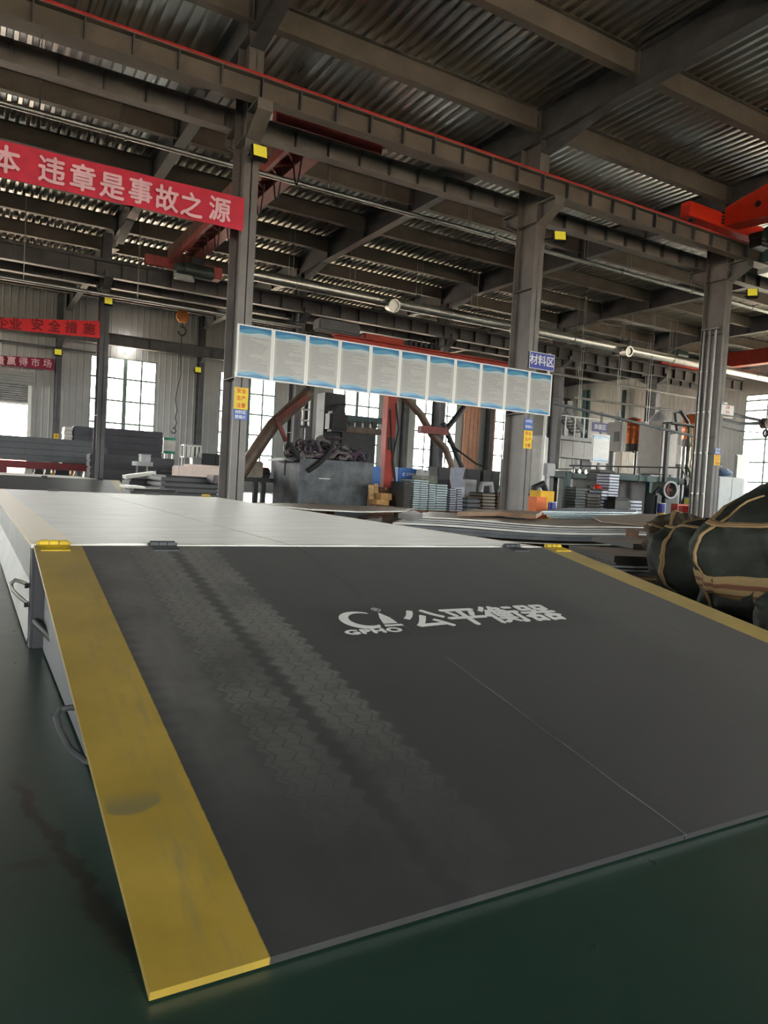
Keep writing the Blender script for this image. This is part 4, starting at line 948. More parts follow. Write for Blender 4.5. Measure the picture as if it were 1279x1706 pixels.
x0, x1, z0, z1 = px4(207, 790, 256, 797, 19.0); m = MB(); m.bar((x0, 19.0, z0 + .02), (x1, 19.0, z1 + .05), .5, .09); m.bar((x0 + .03, 18.98, z0 + .03), (x1 - .03, 18.98, z1 + .06), .5, .03)
single(m, 'white_plank', WHITE, 'slanted white plank lying on the dark panels beside the tarpaulin heap', 'plank', (x0, 19, z0))
plates((214, 797, 262, 812), 18.8, 1.0, 3, DARKM, 'steel_slab', 'blackish steel panel under the slanted white plank', 'steel panel', 'panels under the white plank', jit=.02)
for k, rect in enumerate(((296, 778, 378, 800), (314, 775, 378, 783))):
    x0, x1, z0, z1 = px4(*rect, 20.5 + k); lab = ('long pale pinkish box beam left of the near column', 'second pale beam behind the pale pinkish box beam')[k]
    t = thing('box_beam', lab, 'steel beam', (x0, 20.5 + k, 0)); PKB = mat('pale_pink_beam', (222, 200, 192), .45, .1, .06, 2)
    m = MB(); m.bbox(x0, x1 + .05, 20.5 + k, 21.2 + k, z0, z1, .03); m.build('beam_body', PKB, t)
    m = MB(); m.box(x0 + .2, x0 + .4, 20.6 + k, 21.1 + k, 0, z0); m.box(x1 - .5, x1 - .3, 20.6 + k, 21.1 + k, 0, z0); m.build('support_block', DARKM, t)
x0, x1, z0, z1 = px4(356, 792, 380, 806, 16.4); m = MB(); m.bbox(x0, x1, 16.4, 17.0, z0, z1, .02); m.box(x0 + .03, x1 - .03, 16.39, 16.4, z0 + .05, z1 - .05); single(m, 'steel_box', mat('box_mauve_grey', (110, 100, 104), .6), 'small mauve grey box on the dark panels beside the near column', 'box', (x0, 16.4, z0))
slab_stack((150, 760, 288, 788), 24.3, .8, 3, mat('box_beam_dim', (62, 62, 70), .5, 0, .1), 'box_beam', 'blackish box beam lying low between the tarpaulin heap and pale beams', 'steel beam', z_lo=0.0, group='low black box beams left of the near column', jit=.1)
# white shelf and cabinet by the wall
x0, x1, z0, z1 = px4(307, 742, 335, 762, 33.0); sh = thing('wire_rack', 'white open rack frame standing near the wall column right of the window', 'rack', (x0, 33, 0))
for k in range(5):
    xx = x0 + (x1 - x0) * k / 4; m = MB(); m.box(xx - .03, xx + .03, 33, 33.06, z0, z1); m.box(xx - .03, xx + .03, 33.6, 33.66, z0, z1); stuff(m.build('rack_upright', PLASTW, sh))
for z in (z0, z1): m = MB(); m.box(x0, x1, 33, 33.66, z - .03, z + .03); m.build('rack_shelf', PLASTW, sh)
for xx in (x0, x1): m = MB(); m.box(xx - .03, xx + .03, 33.3, 33.36, 0, z0); m.build('leg', PLASTW, sh)
x0, x1, z0, z1 = px4(336, 756, 372, 776, 32.0); cb = thing('steel_cabinet', 'low dark steel cabinet right of the white rack', 'cabinet', (x0, 32, 0)); m = MB(); m.bbox(x0, x1 + .8, 32, 32.8, 0, z1, .02); m.build('cabinet_body', DARKM, cb)
for k in range(3): m = MB(); w = (x1 + .8 - x0) / 3; m.bbox(x0 + w * k + .03, x0 + w * (k + 1) - .03, 31.97, 32.0, .1, z1 - .06, .01); m.build('cabinet_door', DARKM, cb)
x0, x1, z0, z1 = px4(321, 764, 336, 773, 30.0); m = MB(); m.bbox(x0, x1, 30, 30.5, 0, z1, .02); m.bbox(x0 - .02, x1 + .02, 29.98, 30.52, z1, z1 + .04, .01); single(m, 'pale_crate', GREYL, 'pale grey crate under the white rack', 'crate', (x0, 30, 0))
x0, x1, z0, z1 = px4(272, 729, 292, 756, 34.0); bo = thing('display_board', 'pale board with green trim against the wall right of the window', 'board', (x0, 34, 0)); m = MB(); m.bbox(x0, x1, 34, 34.06, z0, z1, .01); m.build('board_panel', WHITE, bo)
for z in (z0, z1 - .12): m = MB(); m.box(x0, x1, 33.98, 34.0, z, z + .12); m.build('green_trim', mat('board_green', (60, 160, 130), .5), bo)
for xx in (x0 + .1, x1 - .1): m = MB(); m.box(xx - .03, xx + .03, 34, 34.06, 0, z0); m.build('leg', GALV, bo)

# ================================================================== middle of the hall
sc = thing('scrap_box', 'big open grey steel scrap box behind the deck, tangled slings on its rim', 'container', (9.48, 19.3, 0))
X0, X1, Y0, Y1, ZT_ = 8.28, 10.68, 19.3, 21.3, 1.42
for (a, b, c, d) in ((X0, X1, Y0, Y0 + .03), (X0, X1, Y1 - .03, Y1), (X0, X0 + .03, Y0 + .03, Y1 - .03), (X1 - .03, X1, Y0 + .03, Y1 - .03)):
    m = MB(); m.box(a, b, c, d, .03, ZT_); m.build('box_panel', BOXM, sc)
m = MB(); m.box(X0, X1, Y0, Y1, 0, .03); m.build('box_floor', BOXM, sc)
m = MB(); m.extr([(X0 + .02, ZT_ - .01), (X0 - .28, ZT_ - .10), (X0 - .28, ZT_ - .08), (X0 + .02, ZT_ + .015)], 1, Y0 - .02, Y1 + .02); m.build('rim_flap', BOXM, sc)
m = MB(); m.box(X0 - .01, X1 + .01, Y0 - .03, Y0, ZT_ - .06, ZT_); m.build('rim_bar', BOXM, sc)
m = MB(); m.box(X0 + .62, X0 + .98, Y0 - .012, Y0, .86, .885); m.build('chalk_mark', LETW, sc)
# the tangle on the box: nobody could count it
tg = []; m = MB(); R = random.Random(5)
for k in range(130):
    cx, cy = R.uniform(X0 + .1, X1 - .05), R.uniform(Y0 + .1, Y1 - .4); hz = ZT_ + .02 + .55 * math.exp(-((cx - 9.3) / .9) ** 2) * R.random() + .12 * R.random()
    L = R.uniform(.3, 1.0); q = R.uniform(-.6, .6) if k % 3 else R.uniform(0, 3.1); dx, dy = L * math.cos(q), L * math.sin(q) * .6
    pts = [(cx + dx * (u - .5), min(max(cy + dy * (u - .5), Y0 + .02), Y1), hz + .10 * math.sin(u * 5 + k) + R.uniform(-.05, .05)) for u in (0, .2, .4, .6, .8, 1)]
    rr = R.choice([.018, .025, .04, .05]); pts = [(min(max(x, X0 + .12), X1 - .12), min(max(y, Y0 + .14), Y1 - .12), max(z, ZT_ + rr + .03)) for x, y, z in pts]
    m.tube(pts, rr, 6, mi=k % 3)
for k in range(26):
    rr = R.uniform(.06, .13); c = Vector((R.uniform(X0 + .3, X1 - .2), R.uniform(Y0 + .28, Y0 + .9), ZT_ + 1.3 * rr + .05 + R.uniform(.0, .25))); a = R.uniform(0, 3)
    m.tube([c + Vector((rr * math.cos(t) * math.cos(a), rr * math.cos(t) * math.sin(a), rr * math.sin(t) * 1.3)) for t in [i * math.pi / 5 for i in range(10)]], .02, 5, mi=k % 3, closed=True)
m.prism([(X0 + .05, Y0 + .05), (X1 - .05, Y0 + .05), (X1 - .05, Y1 - .05), (X0 + .05, Y1 - .05)], .035, ZT_ + .01, mi=0)
o = m.build('tangled_slings', [DARKM, mat('sling_grey', (120, 114, 112), .6), mat('sling_purple', (92, 72, 92), .6)], loc=(9.3, 19.9, ZT_)); tag(o, 'tangle of dark slings, chains and hooks heaped on the scrap box', 'slings', kind='stuff')
def over(px, r, label, mt=BLACK, Y=None):
    Y = 19.262 - r if Y is None else Y; pts = [A(x, y, 1, Y) for x, y in px]; m = MB(); m.tube(pts, r, 8); single(m, 'sling_strap', mt, label, 'strap', pts[0], smooth=True)
over([(556, 736), (552, 748), (540, 764), (526, 776), (513, 785)], .075, 'thick black bar hanging slanted over the front of the scrap box')
over([(526, 734), (530, 743), (533, 752)], .07, 'short dark strap on the scrap box rim above the slanted black bar', DARKM)
over([(484, 738), (490, 752), (498, 764)], .06, 'dark strap hanging over the left corner of the scrap box')
m = MB(); m.tube([(X0 - .325, 19.62, 1.35), (X0 - .335, 19.6, 1.15), (X0 - .33, 19.6, .9)], .03, 8); single(m, 'sling_strap', BLACK, 'thin dark strap hanging down the left side of the scrap box', 'strap', (X0 - .33, 19.6, .9), smooth=True)
for k, (x, y) in enumerate(((513, 748), (610, 760))):
    c = A(x, y, 1, 19.235); m = MB(); m.tube([c + Vector((.09 * math.sin(t), 0, .13 * math.cos(t))) for t in [i * math.pi / 8 for i in range(16)]], .03, 8, closed=True)
    single(m, 'lifting_ring', DARKM, ('left', 'right')[k] + ' dark lifting ring over the scrap box rim', 'ring', c, smooth=True)
# workbench left of the box
x0, x1, z0, z1 = px4(410, 796, 456, 803, 21.5); wb_ = thing('work_bench', 'dark work bench between the near column and the scrap box', 'bench', (x0, 21.5, 0)); m = MB(); m.bbox(x0 - .6, x1, 21.5, 22.4, z0, z1, .01); m.build('bench_top', DARKM, wb_)
for xx in (x0 - .5, x0 + .35, x1 - .3): m = MB(); m.box(xx - .07, xx + .07, 21.55, 21.7, 0, z0); m.build('leg', DARKM, wb_)
x0, x1, zz0, zz1 = px4(412, 768, 437, 786, 21.8); t = thing('motor_unit', 'beige motor unit on the dark bench beside the near column', 'motor', (x0, 21.8, z1)); m = MB(); m.bbox(x0, x1, 21.7, 22.2, z1, zz1, .04); m.build('motor_body', mat('motor_beige', (170, 158, 146), .6), t)
m = MB(); m.tube([(x1, 21.95, z1 + .2), (x1 + .25, 21.95, z1 + .2)], .14, 14); m.bbox(x1 + .02, x1 + .3, 21.85, 22.1, z1, z1 + .3, .03); m.build('motor_head', DARKM, t)
# machine silhouettes behind the box
dm = thing('drilling_machine', 'dark green column drilling machine behind the scrap box', 'machine', (11.0, 26.5, 0)); Y = 26.5
x0, x1, z0, z1 = px4(540, 655, 575, 735, Y); m = MB(); m.bbox(x0, x1, Y, Y + .8, 0, z1, .03); m.build('machine_column', DARKM, dm)
x0, x1, z0, z1 = px4(545, 686, 575, 720, Y - .3); m = MB(); m.bbox(x0, x1, Y - .6, Y, z0, z1, .1); m.tube([(x0 + .2, Y - .5, z1), (x0 + .35, Y - .5, z1 + .25), (x1 - .1, Y - .4, z1 + .3)], .05, 8); m.build('machine_head', DARKM, dm)
x0, x1, z0, z1 = px4(575, 694, 642, 704, Y); m = MB(); m.bbox(x0, x1, Y, Y + .5, z0, z1, .03); m.build('machine_arm', TEAL, dm)
x0, x1, z0, z1 = px4(560, 712, 632, 722, Y); m = MB(); m.bbox(x0, x1, Y - .2, Y + .6, z0, z1, .03); m.build('machine_table', BROWN, dm)
m = MB(); m.bbox(x0 + .2, x1 - .2, Y - .1, Y + .5, 0, z0, .02); m.build('machine_base', DARKM, dm)
for k in range(4): a = A(586 + k * 13, 704, 1, Y - .05); m = MB(); m.bbox(a.x - .15, a.x + .12, Y - .05, Y + .3, a.z - .25, a.z + .05, .03); m.build('tool_box', DARKM, dm)
x0, x1, z0, z1 = px4(495, 664, 516, 700, 25.6); lad = thing('access_platform', 'small white railed access platform behind the brown column', 'platform', (x0, 25.6, 0))
for xx in (x0, (x0 + x1) / 2, x1): m = MB(); m.box(xx - .03, xx + .03, 25.6, 25.66, z0 - .2, z1); m.build('baluster', PLASTW, lad)
for z in (z0, (z0 + z1) / 2, z1): m = MB(); m.box(x0, x1, 25.6, 25.66, z - .03, z + .03); m.build('rail', PLASTW, lad)
for xx in (x0, x1): m = MB(); m.box(xx - .05, xx + .05, 25.8, 25.9, 0, z0 - .2); m.build('leg', STEELD, lad)
m = MB(); m.box(x0, x1, 25.6, 26.4, z0 - .25, z0 - .2); m.build('platform_floor', STEELD, lad)
# blue cabinets, boards, boxes by the red post
def cabinet(name, label, cat, rect, Y, depth, mt, door=1, ground=True, body='cabinet_body'):
    x0, x1, z0, z1 = px4(*rect, Y); z0 = 0 if ground else z0; t = thing(name, label, cat, ((x0 + x1) / 2, Y, z0))
    m = MB(); m.bbox(x0, x1, Y, Y + depth, z0 + (.05 if ground else 0), z1, .02); m.build(body, mt, t)
    w = (x1 - x0) / door
    for k in range(door): m = MB(); m.bbox(x0 + w * k + .02, x0 + w * (k + 1) - .02, Y - .015, Y, z0 + .08, z1 - .04, .006); dr = m.build('door', mt, t); m = MB(); m.box(x0 + w * (k + 1) - .08, x0 + w * (k + 1) - .05, Y - .03, Y - .015, (z0 + z1) / 2 - .08, (z0 + z1) / 2 + .08); m.build('handle', GALV, dr)
    if ground:
        for xx in (x0 + .08, x1 - .08): m = MB(); m.box(xx - .04, xx + .04, Y + .05, Y + depth - .05, 0, .05); m.build('foot', BLACK, t)
    return t, x0, x1, z0, z1
cabinet('control_cabinet', 'narrow bright blue cabinet between the scrap box and the red post', 'cabinet', (618, 777, 633, 842), 19.9, .5, BLUE)
t, x0, x1, z0, z1 = cabinet('control_cabinet', 'wide bright blue cabinet with small white lettering right of the red post', 'cabinet', (662, 780, 702, 842), 21.2, .7, BLUE)
text_mesh('lettering', '公平衡器', .115, LETW, t, Matrix.Translation(-t.location) @ frame_m(((x0 + x1) / 2 + .04, 21.18, z1 - .22), (1, 0, 0), (0, 0, 1)), bold=.01)
m = MB(); m.tube([(x0 + .22 + .045 * math.cos(q), 21.178, z1 - .22 + .045 * math.sin(q)) for q in [i * .5 + .8 for i in range(10)]], .016, 5); m.build('emblem', LETW, t)
for k, (r0, dd) in enumerate((((617, 808, 627, 845), 0), ((627, 806, 634, 845), .06))):
    x0, x1, z0, z1 = px4(*r0, 18.7 + dd); m = MB(); m.bar(((x0 + x1) / 2, 18.7 + dd, 0), ((x0 + x1) / 2, 18.9 + dd, z1), x1 - x0 - .01, .03, (0, 1, 0)); m.box(x0 + .01, x0 + .03, 18.86 + dd, 18.90 + dd, .0, z1 * .9)
    single(m, 'plywood_board', WOOD, ('wider', 'narrower')[k] + ' pale board leaning by the right corner of the scrap box', 'board', (x0, 18.7, 0))
def carton(rect, Y, dep, label, mt=CARD, ground=True, tape=None):
    x0, x1, z0, z1 = px4(*rect, Y); z0 = 0 if ground is True else (ground if ground else z0); t = thing('carton', label, 'box', ((x0 + x1) / 2, Y, z0)); m = MB(); m.bbox(x0, x1, Y, Y + dep, z0, z1, .008); m.build('carton_body', mt, t)
    m = MB(); xm = (x0 + x1) / 2; m.box(xm - .03, xm + .03, Y - .002, Y + dep * .99, z1 - .08, z1 + .002); m.build('tape_strip', tape or WOOD, t); return t
carton((627, 833, 648, 846), 18.3, .35, 'low tan carton at the foot of the red post')
carton((634, 822, 653, 833), 18.32, .33, 'tan carton stacked on the low carton at the red post', ground=False)
carton((633, 812, 652, 822), 18.9, .3, 'rust tinted carton behind the tan cartons by the red post', RUST, True)
# pale plate stacks: every plate an object
def brick_stack(rect, Y, dep, n, mt, where, cat='plate', jit=.018, name='steel_plate', z_lo=0.0):
    lab = where; return plates(rect, Y, dep, n, mt, name, lab, cat, lab[:60], z_lo=z_lo, jit=jit)
base_z = .12
m = MB(); a, b = A(670.5, 850, 1, 17.6), A(773, 850, 1, 17.6); m.bbox(a.x, b.x, 17.5, 18.8, 0.02, .115, .01)
for k in range(3): m.box(a.x + .05, b.x - .05, 17.55 + k * .5, 17.7 + k * .5, 0, .02)
single(m, 'wooden_pallet', RUST, 'flat pallet under the pale plate stacks', 'pallet', (a.x, 17.5, 0))
brick_stack((688, 798, 700, 848), 17.7, .8, 14, PALE, 'pale bluish plate in the leftmost stack beside the blue cabinet', z_lo=base_z)
brick_stack((700, 799, 713, 848), 17.7, .8, 14, PALE, 'pale bluish plate in the second stack beside the blue cabinet', z_lo=base_z)
brick_stack((714, 805, 726, 848), 17.7, .8, 12, PALE, 'pale bluish plate in the third stack beside the blue cabinet', z_lo=base_z)
brick_stack((726, 806, 745, 848), 17.7, .8, 11, PALE, 'pale bluish plate in the fourth and widest stack before the lilac sheet', z_lo=base_z)
brick_stack((749, 813, 760, 848), 17.7, .8, 10, LILAC, 'grey plate in the stack under the lilac bent sheet', z_lo=base_z)
brick_stack((761, 815, 771, 848), 17.7, .8, 9, LILAC, 'grey plate in the rightmost stack under the lilac bent sheet', z_lo=base_z)
brick_stack((672.5, 803, 687, 848), 17.7, .8, 12, DKPLATE, 'dark plate in the black stack left of the pale stacks', z_lo=base_z)
x0, x1, z0, z1 = px4(750, 779, 775, 813, 19.5)
m = MB(); m.v = [A(751, 779, 1, 19.5), A(775, 779, 1, 19.5), A(771, 797, 1, 19.3), A(774, 812, 1, 19.1), Vector((A(774, 812, 1, 19.1).x, 19.1, .3)), Vector((A(752, 812, 1, 19.1).x, 19.1, .3)), A(752, 812, 1, 19.1), A(749, 797, 1, 19.3)]
vb = [v + Vector((0, .02, 0)) for v in m.v]; m.v += vb; m.f = [(0, 1, 2, 7), (7, 2, 3, 6), (6, 3, 4, 5), (9, 8, 15, 10), (10, 15, 14, 11), (11, 14, 13, 12)] + [(i, i + 8, (i + 1) % 8 + 8, (i + 1) % 8) for i in range(8)]; m.m = [0] * len(m.f)
single(m, 'bent_sheet', LILAC, 'tall lilac grey bent sheet standing behind the pale plate stacks', 'sheet', (x0, 19.3, 0))
t, *_ = cabinet('steel_cabinet', 'low dark grey steel cabinet behind the lilac bent sheet, long', 'cabinet', (729, 780, 800, 806), 22.0, .7, DARKM, 3)
t, *_ = cabinet('steel_cabinet', 'black long cabinet right of the lilac sheet below the peach panel', 'cabinet', (803, 784, 832, 830), 22.0, .7, DKPLATE, 2)
carton((702, 793, 729, 803), 20.2, .6, 'olive grey crate right of the wide blue cabinet', mat('olive_crate', (130, 132, 120), .6), True, GREYP)
crate_z = px4(702, 793, 729, 803, 20.2)[3]; carton((701, 783, 715, 793), 20.4, .3, 'grey box on the olive crate beside the blue cabinet', GREYL, crate_z + .002, GREYP)
m = MB(); a, b = A(776, 808, 1, 20.6), A(794, 808, 1, 20.6); m.bbox(a.x, b.x, 20.6, 20.9, 0, A(785, 799, 1, 20.6).z, .02); m.box(a.x + .03, b.x - .03, 20.59, 20.6, .1, .5); single(m, 'white_box', GREYL, 'pale grey box before the black cabinet right of the lilac sheet', 'box', (a.x, 20.6, 0))
pts = [A(801, 815, 1, 19.8), A(803, 806, 1, 19.8), A(818, 806, 1, 19.8), A(819, 818, 1, 19.8)]; pts.append(Vector((pts[-1].x, 19.8, .03))); m = MB(); m.tube(pts, .09, 10); m.tube([pts[0], Vector((pts[0].x, 19.8, .03))], .09, 10)
single(m, 'bent_pipe', GREYL, 'pale bent pipe arch standing before the black cabinet', 'pipe', pts[0], smooth=True)
# low dark piles between the pale stacks and the second column
for k, (rect, Y, n, mt, lab) in enumerate((((803, 821, 825, 846), 18.4, 7, DUSTP, 'brownish plate in the low pile before the bent pipe arch'), ((778, 830, 800, 846), 17.8, 4, GREYP, 'grey offcut in the small pile beside the rightmost pale stack'),
    ((857, 825, 884, 847), 18.4, 6, PALE, 'pale bluish sheet in the pile left of the material area column'), ((827, 822, 855, 847), 18.4, 7, RUST, 'rusty plate in the pile left of the pale bluish sheets'))):
    plates(rect, Y, .8, n, mt, 'steel_plate', lab, 'plate', lab[:50], z_lo=0, jit=.03)
gc = thing('gas_cylinder', 'grey gas cylinder chained beside the material area column', 'gas cylinder', (9.0, 12.6, 0)); 
a = A(873, 800, 1, 16.6); gc.location = (a.x, 16.6, 0)
m = MB(); m.tube([(a.x, 16.6, .0), (a.x, 16.6, 1.35), (a.x, 16.6, 1.46), (a.x, 16.6, 1.52)], [.115, .115, .08, .035], 18); m.build('cylinder_body', GREYL, gc, smooth=True)
m = MB(); m.tube([(a.x, 16.6, 1.52), (a.x, 16.6, 1.62)], .03, 8); m.tube([(a.x, 16.6, 1.58), (a.x - .1, 16.5, 1.58)], .015, 6); m.build('valve', YELLOWH, gc)
rk = thing('gas_trolley', 'dark trolley rack with hoses beside the grey gas cylinder', 'trolley', (a.x - .5, 16.9, 0))
for dx in (-.6, -.25): m = MB(); m.tube([(a.x + dx, 16.9, .1), (a.x + dx, 16.9, 1.7), (a.x + dx + .1, 17.0, 1.75)], .04, 8); m.build('upright', DARKM, rk)
m = MB(); m.tube([(a.x - .65, 16.9, .75), (a.x + .5, 16.9, .75)], .03, 8); m.tube([(a.x - .65, 16.9, .1), (a.x + .3, 16.9, .1)], .04, 8); m.build('cross_bar', DARKM, rk)
m = MB(); m.tube([(a.x - .6, 16.8, 1.5), (a.x - .4, 16.75, 1.1), (a.x - .5, 16.8, .7), (a.x - .2, 16.75, .3), (a.x + .1, 16.8, .05)], .025, 6); m.build('gas_hose', BLACK, rk)
for dx in (-.55, .2): m = MB(); m.tube([(a.x + dx, 16.75, .1), (a.x + dx, 17.05, .1)], .1, 14); m.build('wheel', BLACK, rk)
# ================================================================== long steel sheets on the floor right of the deck
E1 = Vector((.947, -.321, 0)); E2 = Vector((.321, .947, 0)); E2S = Vector((.62, .785, 0))
def sheet(name, label, o, L, Wd, z0, th, top, edge, wave=0.0, ph=0.0, group=None, n=28, f=2.2):
    """a sagging sheet: o near-left corner, L along E1, Wd along E2; thin edge gets its own colour"""
    o = Vector((o[0], o[1], 0)); m = MB(); vs = []
    def zz(u, v): return z0 + wave * (math.sin(u * f * math.pi + ph + v * .7) * .5 + .5)
    for s in (1, 0):
        for j in range(3):
            for i in range(n + 1):
                u, v = i / n, j / 2; p = o + E1 * L * u + E2S * Wd * v; vs.append((p.x, p.y, zz(u, v) + th * s))
    N = n + 1; B = 3 * N
    fs = []; mi = []
    for j in range(2):
        for i in range(n):
            a = j * N + i; fs.append((a, a + 1, a + N + 1, a + N)); mi.append(0); fs.append((B + a, B + a + N, B + a + N + 1, B + a + 1)); mi.append(0)
    for i in range(n):
        fs.append((i, B + i, B + i + 1, i + 1)); mi.append(1); a = 2 * N + i; fs.append((a, a + 1, B + a + 1, B + a)); mi.append(1)
    for j in range(2):
        a = j * N; fs.append((a, a + N, B + a + N, B + a)); mi.append(1); a = j * N + n; fs.append((a, B + a, B + a + N, a + N)); mi.append(1)
    b = len(m.v); m.v = [Vector(v) for v in vs]; m.f = fs; m.m = mi
    q = m.build(name, [top, edge], loc=(o.x, o.y, z0)); return tag(q, label, 'steel sheet', group)
# bearers under the stack
for k, (x, y) in enumerate(((6.0, 8.9), (7.4, 8.5), (8.8, 8.1))):
    c = Vector((x, y, .035)); m = MB(); m.obox(c + E2S * 1.2, E1 * .12, E2S * 2.0, (0, 0, .07)); single(m, 'timber_bearer', RUST, ['left', 'middle', 'right'][k] + ' timber bearer under the long wavy steel sheets', 'timber', c)
EDGEB = mat('bright_cut_edge', (236, 236, 232), .45, 0, .04)
o0 = Vector((5.15, 8.95, 0))
sheet('steel_sheet', 'lowest bright edged wavy sheet in the long stack right of the deck', o0 + E1 * .25, 4.2, 2.6, .075, .012, DUSTP, EDGEB, .035, 1.0)
sheet('steel_sheet', 'dusty dark sheet above the lowest wavy sheet right of the deck', o0 + E1 * .05 + E2S * .03, 4.4, 2.6, .125, .05, DUSTP, GREYP, .035, .9)
sheet('steel_sheet', 'second dusty dark sheet of the long stack right of the deck', o0 + E1 * .1 + E2S * .06, 4.3, 2.6, .177, .045, DUSTP, GREYP, .035, .9)
sheet('steel_sheet', 'upper bright edged wavy sheet at mid height of the long stack', o0 + E1 * .15 + E2S * .05, 4.3, 2.6, 0.226, .03, DUSTP, EDGEB, .045, .8)
sheet('steel_sheet', 'grey edged wavy sheet above the upper bright sheet', o0 + E1 * .3 + E2S * .1, 4.1, 2.6, .262, .022, DUSTP, GREYL, .045, .8)
sheet('steel_sheet', 'second grey edged wavy sheet near the top of the long stack', o0 + E1 * .35 + E2S * .15, 4.0, 2.6, .290, .022, DUSTP, GREYL, .045, .8)
sheet('steel_sheet', 'dusty brown topmost sheet of the long wavy stack', o0 + E1 * .45 + E2S * .4, 3.8, 2.4, 0.318, .016, DUSTP, EDGEB, .045, .8)
# beige plate with the torn bright edge
pl = [A(1002, 869, 2, .40), A(1096, 877, 2, .40), A(1110, 871, 2, .40), A(1128, 866, 2, .40), A(1141, 860, 2, .40), A(1128, 857, 2, .40), A(1070, 856, 2, .40), A(985, 860, 2, .40)]
tp = thing('torn_plate', 'beige plate on the sheet stack, its right edge torn and bright', 'steel plate', (pl[0].x, pl[0].y, .385)); m = MB(); m.prism([(p.x, p.y) for p in pl], .385, .40); m.build('plate_sheet', DUSTP, tp)
ep = pl[1:5]; m = MB()
for a, b in zip(ep, ep[1:]):
    for k in range(4):
        c = a.lerp(b, (k + .5) / 4); d = (b - a) / 4; m.obox(c + Vector((0, .0, -.04 - .012 * random.random())), d * 1.02, Vector((-d.y, d.x, 0)).normalized() * .035, (0, 0, .07 + .02 * random.random()))
m.build('torn_edge', mat('torn_edge_bright', (222, 184, 132), .7, 0, .15, 5), tp)
# black thick plates nearer
def plate_rot(name, label, tip, L, Wd, z0, th, top, edge, ang=0.0):
    c, s = math.cos(ang), math.sin(ang); e1 = Vector((E1.x * c - E1.y * s, E1.x * s + E1.y * c, 0)); e2 = Vector((-e1.y, e1.x, 0)); o = Vector((tip[0], tip[1], 0))
    pts = [o, o + e1 * L, o + e1 * L - e2 * Wd, o - e2 * Wd]; m = MB(); n = 4
    vs = [(p.x, p.y, z0) for p in pts] + [(p.x, p.y, z0 + th) for p in pts]
    m.add(vs, [(0, 1, 2, 3)], 1); m.add(vs, [(4, 7, 6, 5)], 0); m.add(vs, [(0, 4, 5, 1), (1, 5, 6, 2), (2, 6, 7, 3), (3, 7, 4, 0)], 1)
    bm = bmesh.new(); me = bpy.data.meshes.new('t'); me.from_pydata(m.v, [], m.f); bm.from_mesh(me); bmesh.ops.remove_doubles(bm, verts=bm.verts, dist=1e-5); bm.free()
    return tag(m.build(name, [top, edge], loc=(o.x, o.y, z0)), label, 'steel plate')
plate_rot('steel_plate', 'bottom pale floor board under the black plates right of the ramp', (6.45, 6.55), 1.4, 1.45, .0, .02, WOOD, WOOD)
zz = .02
for k, (th, top, edge, dx, lab) in enumerate(((.055, DUSTP, DKPLATE, .25, 'lowest thick black plate in the pile right of the ramp hinge'), (.02, EDGEW, GREYL, .05, 'thin bright plate above the lowest black plate'), (.028, DUSTP, DKPLATE, .0, 'thin dark plate in the middle of the pile right of the ramp hinge'),
        (.02, EDGEW, GREYL, -.12, 'second thin bright plate in the pile right of the ramp hinge'), (.022, DUSTP, DKPLATE, -.05, 'dark plate under the thick top plate right of the ramp hinge'), (.075, DUSTP, DKPLATE, -.02, 'thick black edged plate near the top of the pile by the ramp hinge'))):
    plate_rot('steel_plate', lab, (6.22 + dx, 6.32 + dx * .25), 1.05, 1.12, zz, th - .003, top, edge, .012 * ((k * 7) % 5 - 2)); zz += th
plate_rot('steel_plate', 'topmost dusty plate with dark edge right of the ramp, farther back', (7.12, 6.85), 1.0, 1.0, zz + .002, .06, DUSTP, DKPLATE, .02)
c = A(1071, 889, 2, .36); t = thing('hollow_block', 'short rusty hollow steel block on the topmost dusty plate', 'block', (c.x, c.y, zz + .064))
m = MB(); e = E1 * .34; w = E2 * .30; b = Vector((c.x, c.y, zz + .064)); h_ = .11
for (dz, hh) in ((.006, .012), (h_ - .006, .012)): m.obox(b + Vector((0, 0, dz)), e, w, (0, 0, hh))
for s in (-1, 1): m.obox(b + e * .48 * s + Vector((0, 0, h_ / 2)), E1 * .014, w, (0, 0, h_ - .024))
m.build('hollow_section', RUST, t)
c2 = A(1086, 876, 2, .43); m = MB(); m.obox(Vector((c2.x, c2.y, .385)), E1 * .16, E2 * .2, (0, 0, .10)); m.obox(Vector((c2.x + .12, c2.y - .02, .36)), E1 * .2, E2 * .1, (0, 0, .05)); single(m, 'timber_offcut', RUST, 'dark timber offcut on the edge of the torn plate', 'timber', (c2.x, c2.y, .40))
# long pale sheet in front of the scrap box and rusty sheets
m = MB(); pts = [A(395, 838, 2, .33), A(640, 853, 2, .33), A(668, 848, 2, .33), A(480, 838, 2, .33)]
def loose_sheet(name, label, pix, z, th, top, edge, cat='steel sheet', ymax=99):
    ps = [A(x, y, 2, z) for x, y in pix]; ps = [Vector((q.x * min(1, ymax / q.y), min(q.y, ymax), q.z)) for q in ps]; n = len(ps); m = MB(); vs = [(p.x, p.y, z - th) for p in ps] + [(p.x, p.y, z) for p in ps]
    a = sum(ps[i].x * ps[(i + 1) % n].y - ps[(i + 1) % n].x * ps[i].y for i in range(n))
    m.add(vs, [tuple(range(n, 2 * n))], 0); m.add(vs, [tuple(range(n))[::-1]] + [(i, (i + 1) % n, n + (i + 1) % n, n + i) for i in range(n)], 1)
    return tag(m.build(name, [top, edge], loc=(ps[0].x, ps[0].y, z - th)), label, cat)
loose_sheet('steel_sheet', 'long pale sheet lying before the scrap box', [(418, 838), (520, 848), (600, 852), (675, 851), (690, 846), (560, 841), (480, 838)], .27, .025, DUSTP, EDGEW)
m = MB(); c = A(560, 850, 2, .12); 
